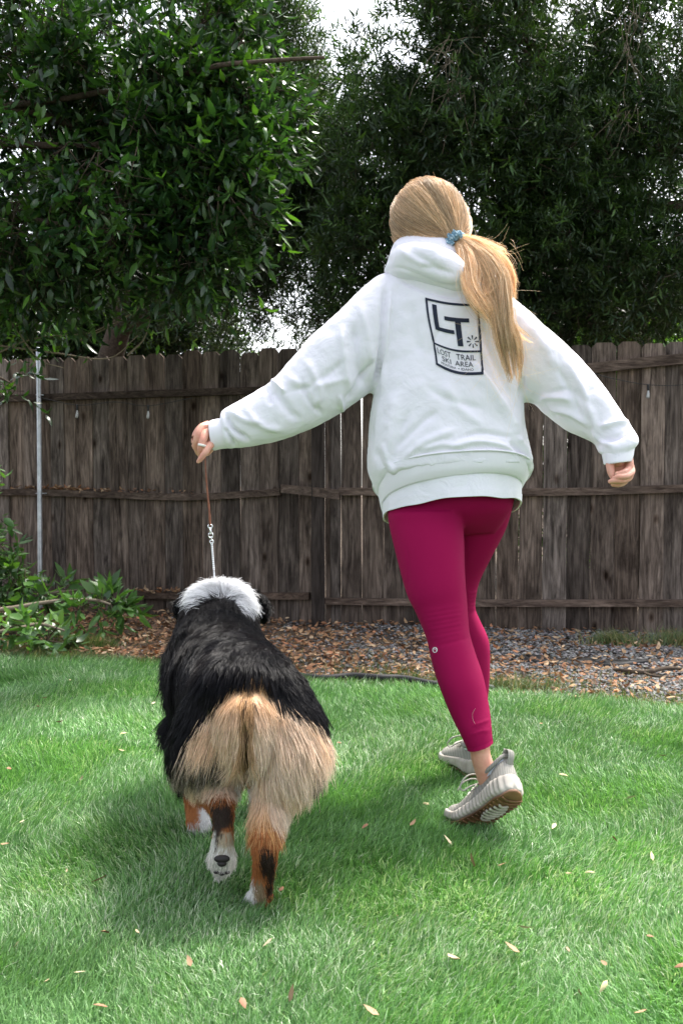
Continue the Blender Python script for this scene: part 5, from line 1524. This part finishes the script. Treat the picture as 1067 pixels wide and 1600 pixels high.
def inside(u, v, poly):
    c = np.zeros(len(u), bool); n = len(poly)
    for i in range(n):
        x0, y0 = poly[i]; x1, y1 = poly[(i + 1) % n]
        if y0 == y1: continue
        k = ((y0 > v) != (y1 > v)) & (u < (x1 - x0) * (v - y0) / (y1 - y0) + x0); c ^= k
    return c
CREAM_R = [(388, 1064), (412, 1066), (428, 1100), (462, 1112), (498, 1132), (540, 1150), (545, 1230), (500, 1290), (440, 1330), (396, 1330), (386, 1250), (385, 1190)]
CREAM_L = [(386, 1064), (347, 1088), (335, 1108), (304, 1136), (293, 1158), (302, 1172), (345, 1170), (362, 1188), (358, 1208), (330, 1216), (290, 1222), (270, 1228), (268, 1250), (350, 1262), (372, 1240), (384, 1220)]
def coat(p, seed):
    """coat colour by place on the dog"""
    r = np.random.RandomState(seed)
    u, v, d = uvd(p); n = len(u)
    jk = np.where(v > 1240, .45, 1.0)
    ju = u + jk * (r.normal(0, 4.5, n) + 4 * noise3(p, 3, 9, 2)); jv = v + jk * (r.normal(0, 4.0, n) + 5 * noise3(p, 4, 9, 2))
    c = np.tile([.0038, .0034, .0050], (n, 1))
    brownish = np.clip(noise3(p, 9, 5, 2) * .5 + .2, 0, 1)[:, None]
    c = c * (1 - brownish) + np.array([.0085, .006, .0058]) * brownish
    rear = d < 2.36
    cr = inside(ju, jv, CREAM_R) & rear; cl = inside(ju, jv, CREAM_L) & rear
    cream = np.array([.74, .51, .34]); tan = np.array([.56, .31, .13]); orange = np.array([.34, .12, .04]); pale = np.array([.76, .63, .52])
    t = np.clip((v - 1060) / 70, 0, 1)[:, None]
    k = np.clip(noise3(p, 12, 7, 2)[:, None] * .5 + .5, 0, 1)
    body = tan * (1 - t) + (cream * k + pale * (1 - k)) * t
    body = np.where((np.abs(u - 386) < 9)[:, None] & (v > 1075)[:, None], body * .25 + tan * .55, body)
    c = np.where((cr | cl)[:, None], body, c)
    grey = rear & inside(ju, jv, [(272, 1168), (300, 1166), (350, 1168), (362, 1188), (356, 1206), (330, 1216), (270, 1224), (262, 1190)])
    c = np.where(grey[:, None], np.where((r.rand(n) < .35)[:, None], pale * .5, np.array([.085, .068, .048])), c)
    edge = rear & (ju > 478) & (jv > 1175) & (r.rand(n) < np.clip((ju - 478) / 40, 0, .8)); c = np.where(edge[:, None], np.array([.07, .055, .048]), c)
    low = rear & (u > 386) & (v > 1205); t = np.clip((v - 1205) / 80, 0, 1)[:, None] * (u < 420)[:, None]
    c = np.where(low[:, None], c * (1 - t * .8) + tan * t * .8, c)
    # right hind lower leg
    s = rear & (v > 1285) & (u > 378) & (u < 450)
    lc = np.tile(orange, (n, 1))
    blk = inside(ju, jv, [(403, 1328), (418, 1322), (433, 1332), (430, 1368), (428, 1395), (414, 1402), (418, 1370), (406, 1352)])
    lc = np.where(blk[:, None], np.array([.03, .018, .014]), lc)
    wh = inside(ju, jv, [(384, 1362), (394, 1368), (398, 1395), (396, 1425), (372, 1425), (376, 1380)]); lc = np.where(wh[:, None], np.array([.72, .70, .68]), lc)
    gr = inside(ju, jv, [(397, 1375), (412, 1372), (416, 1400), (412, 1412), (397, 1412)]); lc = np.where((gr & ~wh)[:, None], np.array([.33, .24, .15]), lc)
    lc = np.where((v < 1310)[:, None] & (r.rand(n) < .5)[:, None], tan, lc)
    c = np.where(s[:, None], lc, c)
    # left hind lower leg, lifted
    s = rear & (v > 1240) & (u < 378)
    lc = np.tile(orange, (n, 1))
    blk = inside(ju, jv, [(329, 1250), (352, 1250), (362, 1262), (362, 1290), (346, 1298), (340, 1320), (332, 1322), (332, 1290)]); lc = np.where(blk[:, None], np.array([.030, .018, .013]), lc)
    mid = (jv > 1302); lc = np.where((mid & ~blk)[:, None], np.array([.42, .34, .24]), lc)
    wh = (jv > 1322) | (inside(ju, jv, [(322, 1300), (336, 1300), (336, 1340), (322, 1340)])); lc = np.where(wh[:, None], np.array([.70, .66, .62]), lc)
    c = np.where(s[:, None], lc, c)
    # front legs
    s = (d > 2.42) & (v > 1215)
    lc = np.tile(orange * 1.1, (n, 1))
    wh = ((ju > 312) & (jv > 1225)) | (jv > 1288); lc = np.where(wh[:, None], np.array([.70, .68, .68]), lc)
    c = np.where(s[:, None], lc, c)
    # white ruff round the neck
    low = np.interp(ju, [280, 290, 311, 332, 360, 381, 402, 410], [972, 958, 940, 930, 934, 946, 966, 980])
    wr = (d > 2.54) & (d < 2.835) & (jv < low + 2) & (np.abs(ju - 346) < 41) & (v > 905)
    c = np.where(wr[:, None], np.array([.80, .80, .81]), c)
    bel = (np.abs(u - 366) < 9) & (v > 1205) & (v < 1245) & (d > 2.2) & (d < 2.4); c = np.where(bel[:, None], np.array([.6, .56, .52]), c)
    return c, wr

tri = []
for f in polys(dm):
    if len(f):
        tri.append(f[:, :3]); 
        if f.shape[1] == 4: tri.append(f[:, [0, 2, 3]])
tri = np.vstack(tri); co = get_co(dm); no = get_no(dm)
a, b, c = co[tri[:, 0]], co[tri[:, 1]], co[tri[:, 2]]
area = np.linalg.norm(np.cross(b - a, c - a), axis=1)
r = np.random.RandomState(42)
NF = 130000
w_ = area * np.where((no[tri[:, 0]] @ F3) > .45, .25, 1.0)
ti = r.choice(len(tri), NF, p=w_ / w_.sum()); x, y = r.rand(NF, 1), r.rand(NF, 1); fl = (x + y) > 1; x, y = np.where(fl, 1 - x, x), np.where(fl, 1 - y, y)
roots = a[ti] * (1 - x - y) + b[ti] * x + c[ti] * y
nrm = nz(no[tri[ti, 0]] * (1 - x - y) + no[tri[ti, 1]] * x + no[tri[ti, 2]] * y)
cols, ruff = coat(roots, 1)
u, v, d = uvd(roots)
rear = d < 2.30
legs_ = ((v > 1245) & rear & (u < 380)) | ((v > 1305) & rear & (u >= 380)) | ((d > 2.42) & (v > 1210))
headm = d > 2.84
# flow: backwards over the trunk, down the rump and thighs, down the legs
back = -F3 * 1.0
down = np.array([0, 0, -1.0])
wdn = np.clip((v - 1030) / 60, 0, 1)[:, None] * rear[:, None] + np.clip((v - 1010) / 90, 0, 1)[:, None] * (~rear)[:, None]
flow = back * (1 - .8 * wdn) + down * (.25 + .9 * wdn)
outw = np.stack([np.sign(u - 384) * np.clip(np.abs(u - 384) / 55, 0, 1), np.zeros(NF), np.zeros(NF)], 1)
flow = flow + outw * (np.where(u > 440, np.interp(v, [1080, 1140, 1190, 1240], [.5, .6, .25, .0]), .38) * rear)[:, None]
flow = np.where(ruff[:, None], np.stack([(u - 345) / 45, np.full(NF, -.35), .75 - np.abs(u - 345) / 55], 1), flow)
flow = flow + .28 * np.stack([noise3(roots, 31, 4.0, 2), noise3(roots, 32, 4.0, 2), noise3(roots, 33, 4.0, 2)], 1)
# the swirl of black hair across the loins
swirl = np.exp(-(((v - 1005) / 34) ** 2)) * (d < 2.5)
flow = flow + (np.stack([noise3(roots, 41, 8, 2), noise3(roots, 42, 8, 2) * .3, .5 * noise3(roots, 43, 8, 2)], 1) * (1.5 * swirl)[:, None])
flow = nz(flow)
flow = nz(flow - nrm * np.sum(flow * nrm, 1, keepdims=True) * .9)
length = np.where(legs_, .021, .040)
length = np.where(rear & (v > 1150) & ~legs_, .062, length)
length = np.where(rear & (v > 1140) & (u > 400) & ~legs_ & (v < 1262), np.interp(v, [1140, 1175, 1262], [.070, .075, .040]), length)
length = np.where(rear & (u < 385) & (v > 1200) & (v < 1245), .030, length)
length = np.where(rear & (u > 385) & (v > 1262) & ~legs_, .036, length)
length = np.where(ruff, .044, length)
length = np.where((d > 2.40) & (u < 300) & (v > 1000) & ~legs_, .075, length)
length = np.where(headm, .026, length)
length = length * r.uniform(.6, 1.2, NF) * np.where((r.rand(NF) < .10) & ~legs_, 1.45, 1.0)
padm = ((np.abs(u - 346) / 13) ** 2 + ((v - 1345) / 7) ** 2 < 1) & (d < 2.13); length = np.where(padm, .002, length)
K = 7
stiff = np.where(legs_, .22, .42) + np.where(ruff, .25, 0)
pts = np.zeros((NF, K, 3)); pts[:, 0] = roots - nrm * .002
p = pts[:, 0].copy()
curl = r.normal(0, 1, (NF, 3)) * np.where(cols.mean(1) > .12, .27, .17)[:, None]
for k in range(1, K):
    s = k / (K - 1)
    dr = nz(nrm * (stiff * (1 - .85 * s))[:, None] + flow + down * (.35 * s) + curl * s)
    p = p + dr * (length / (K - 1))[:, None]; pts[:, k] = p
# gather strands into pointed locks
NC = 5200
ci = r.choice(NF, NC, replace=False); kd = KDTree(NC)
for j, q in enumerate(ci): kd.insert(roots[q], j)
kd.balance()
near = np.array([kd.find(q)[1] for q in roots])
cp = pts[ci][near] + (roots - roots[ci][near])[:, None] * .25
wt = (np.linspace(0, 1, K) ** 1.4)[None, :, None] * (r.uniform(.35, .9, (NF, 1, 1)) * np.where(cols.mean(1) > .12, .55, 1.0)[:, None, None]) * (~legs_)[:, None, None] * (length > .02)[:, None, None]
same = np.linalg.norm(roots - roots[ci][near], axis=1) < .03
wt = wt * same[:, None, None]
pts = pts * (1 - wt) + cp * wt
lockc = r.uniform(.78, 1.22, NC)[near]
cols2 = cols * (r.uniform(.75, 1.3, NF) * np.where(cols.mean(1) > .12, lockc ** .5, lockc))[:, None]
m_fur = attr_mat('fur', rough=.36, spec=.17, transl=.12, tint=(1, .95, .9))
m_coat = attr_mat('coat_skin', rough=.8, spec=.2)
cv0 = sum(coat(co, q)[0] for q in range(2, 9)) / 7; set_col(dm, cv0 * .75)
dog = link('dog', dm, m_coat)
tag(dog, 'fluffy black, tan and white dog trotting away across the lawn beside the woman', 'dog')
hair_obj('fur', pts, .00052, cols2, m_fur, dog, .15)

# dark pads under the lifted paw
m_pad = mat('paw_pad', (.022, .018, .018), .6, .3)
for (pu_, pv_, ru_, rv_) in ((347, 1342, .0170, .0085), (347, 1349, .0100, .0070), (339, 1362.5, .0070, .0034), (347, 1365, .0075, .0036), (355, 1363, .0070, .0034)):
    pc = P(pu_, pv_, 2.070 if pv_ < 1350 else 2.088)
    rg = []
    for k in range(9):
        a_ = math.pi * k / 8 - math.pi / 2
        th_ = np.linspace(0, 2 * math.pi, 16, endpoint=False)
        rg.append(pc + F3 * .008 * math.sin(a_) + (R3 * ru_ * np.cos(th_)[:, None] + U3 * rv_ * np.sin(th_)[:, None]) * max(math.cos(a_), .03))
    mb = MB(); mb.add(*loft_vf(np.array(rg))); mb.build('paw_pad', m_pad, dog)

# collar hidden in the ruff, with a ring on top
m_leather = mat('brown_leather', (.17, .052, .022), .5, .4)
cv = coords(m_leather); lk(m_leather, ramp(m_leather, noise_node(m_leather, cv, 80, 3), [(.3, (.13, .04, .018)), (.7, (.24, .08, .035))]), pb(m_leather).inputs['Base Color'])
m_chrome = mat('bright_metal', (.82, .82, .84), .22, .6, Metallic=.9)
th = np.linspace(0, 2 * math.pi, 33)
cc0 = P(343, 966, 2.79)
mb = MB(); tube(mb, np.array([cc0 + R3 * .074 * math.cos(a_) + np.array([0, .25, 1]) * .064 * math.sin(a_) for a_ in th]), .006, n=1, m=8, round_ends=False); mb.build('collar', m_leather, dog)

# ------------------------------------------------------------------ LEASH
leash = empty('leash', tuple(P(327, 716, 2.765)), 'thin brown leather leash with silver snap and pale cord from hand to dog', 'leash')
mb = MB(); tube(mb, px_path([(317, 700, 2.785), (320.5, 712, 2.775), (321.5, 730, 2.77), (324, 765, 2.765), (327, 795, 2.76), (328.5, 819, 2.757)]), [.0055, .0055, .0050, .0058, .0062, .0066], n=5, m=10, flat=.45, up=R3)
mb.build('strap', m_leather, leash)
mb = MB(); tube(mb, px_path([(311, 690, 2.79), (305, 690, 2.80), (301.5, 687, 2.80), (302, 682.5, 2.80), (306, 681, 2.80), (312, 686, 2.795), (317, 700, 2.785)]), .0050, n=5, m=8, flat=.5, up=R3)
mb.build('handle_loop', m_leather, leash)
def loop(cu, cv_, ru, rv, d, rr_, a0=0, a1=2 * math.pi, n=20, tilt=0):
    t = np.linspace(a0, a1, n); return px_path([(cu + ru * math.cos(q), cv_ + rv * math.sin(q), d + tilt * math.cos(q)) for q in t])
mb = MB()
tube(mb, loop(328.7, 822.5, 3.4, 3.2, 2.756, 0), .0016, n=1, m=8, round_ends=False)
tube(mb, px_path([(328.8, 825, 2.756), (329.2, 829, 2.756), (330, 833, 2.756)]), [.0028, .0034, .0030], m=10)
tube(mb, px_path([(330, 832, 2.756), (326.8, 834, 2.756), (326.6, 838.5, 2.756), (330, 840, 2.756), (333, 837.5, 2.756), (332.2, 833, 2.756)]), .0018, n=4, m=8)
tube(mb, px_path([(330.5, 839, 2.756), (331, 843, 2.756)]), .0016, m=8)
tube(mb, loop(331, 846.5, 2.6, 2.9, 2.756, 0), .0015, n=1, m=8, round_ends=False)
mb.build('snap_hook', m_chrome, leash)
m_cord = mat('pale_braided_cord', (.72, .72, .73), .6, .4)
cv = coords(m_cord); w = nd(m_cord, 'ShaderNodeTexWave', wave_type='BANDS', bands_direction='Z'); w.inputs['Scale'].default_value = 60; lk(m_cord, cv, w.inputs['Vector'])
lk(m_cord, ramp(m_cord, w.outputs['Fac'], [(.2, (.40, .40, .42)), (.6, (.85, .85, .86))]), pb(m_cord).inputs['Base Color'])
mb = MB(); tube(mb, px_path([(331.2, 849, 2.756), (333, 872, 2.752), (334.8, 895, 2.748), (336.5, 925, 2.745)]), .0028, n=4, m=8); mb.build('cord', m_cord, leash)
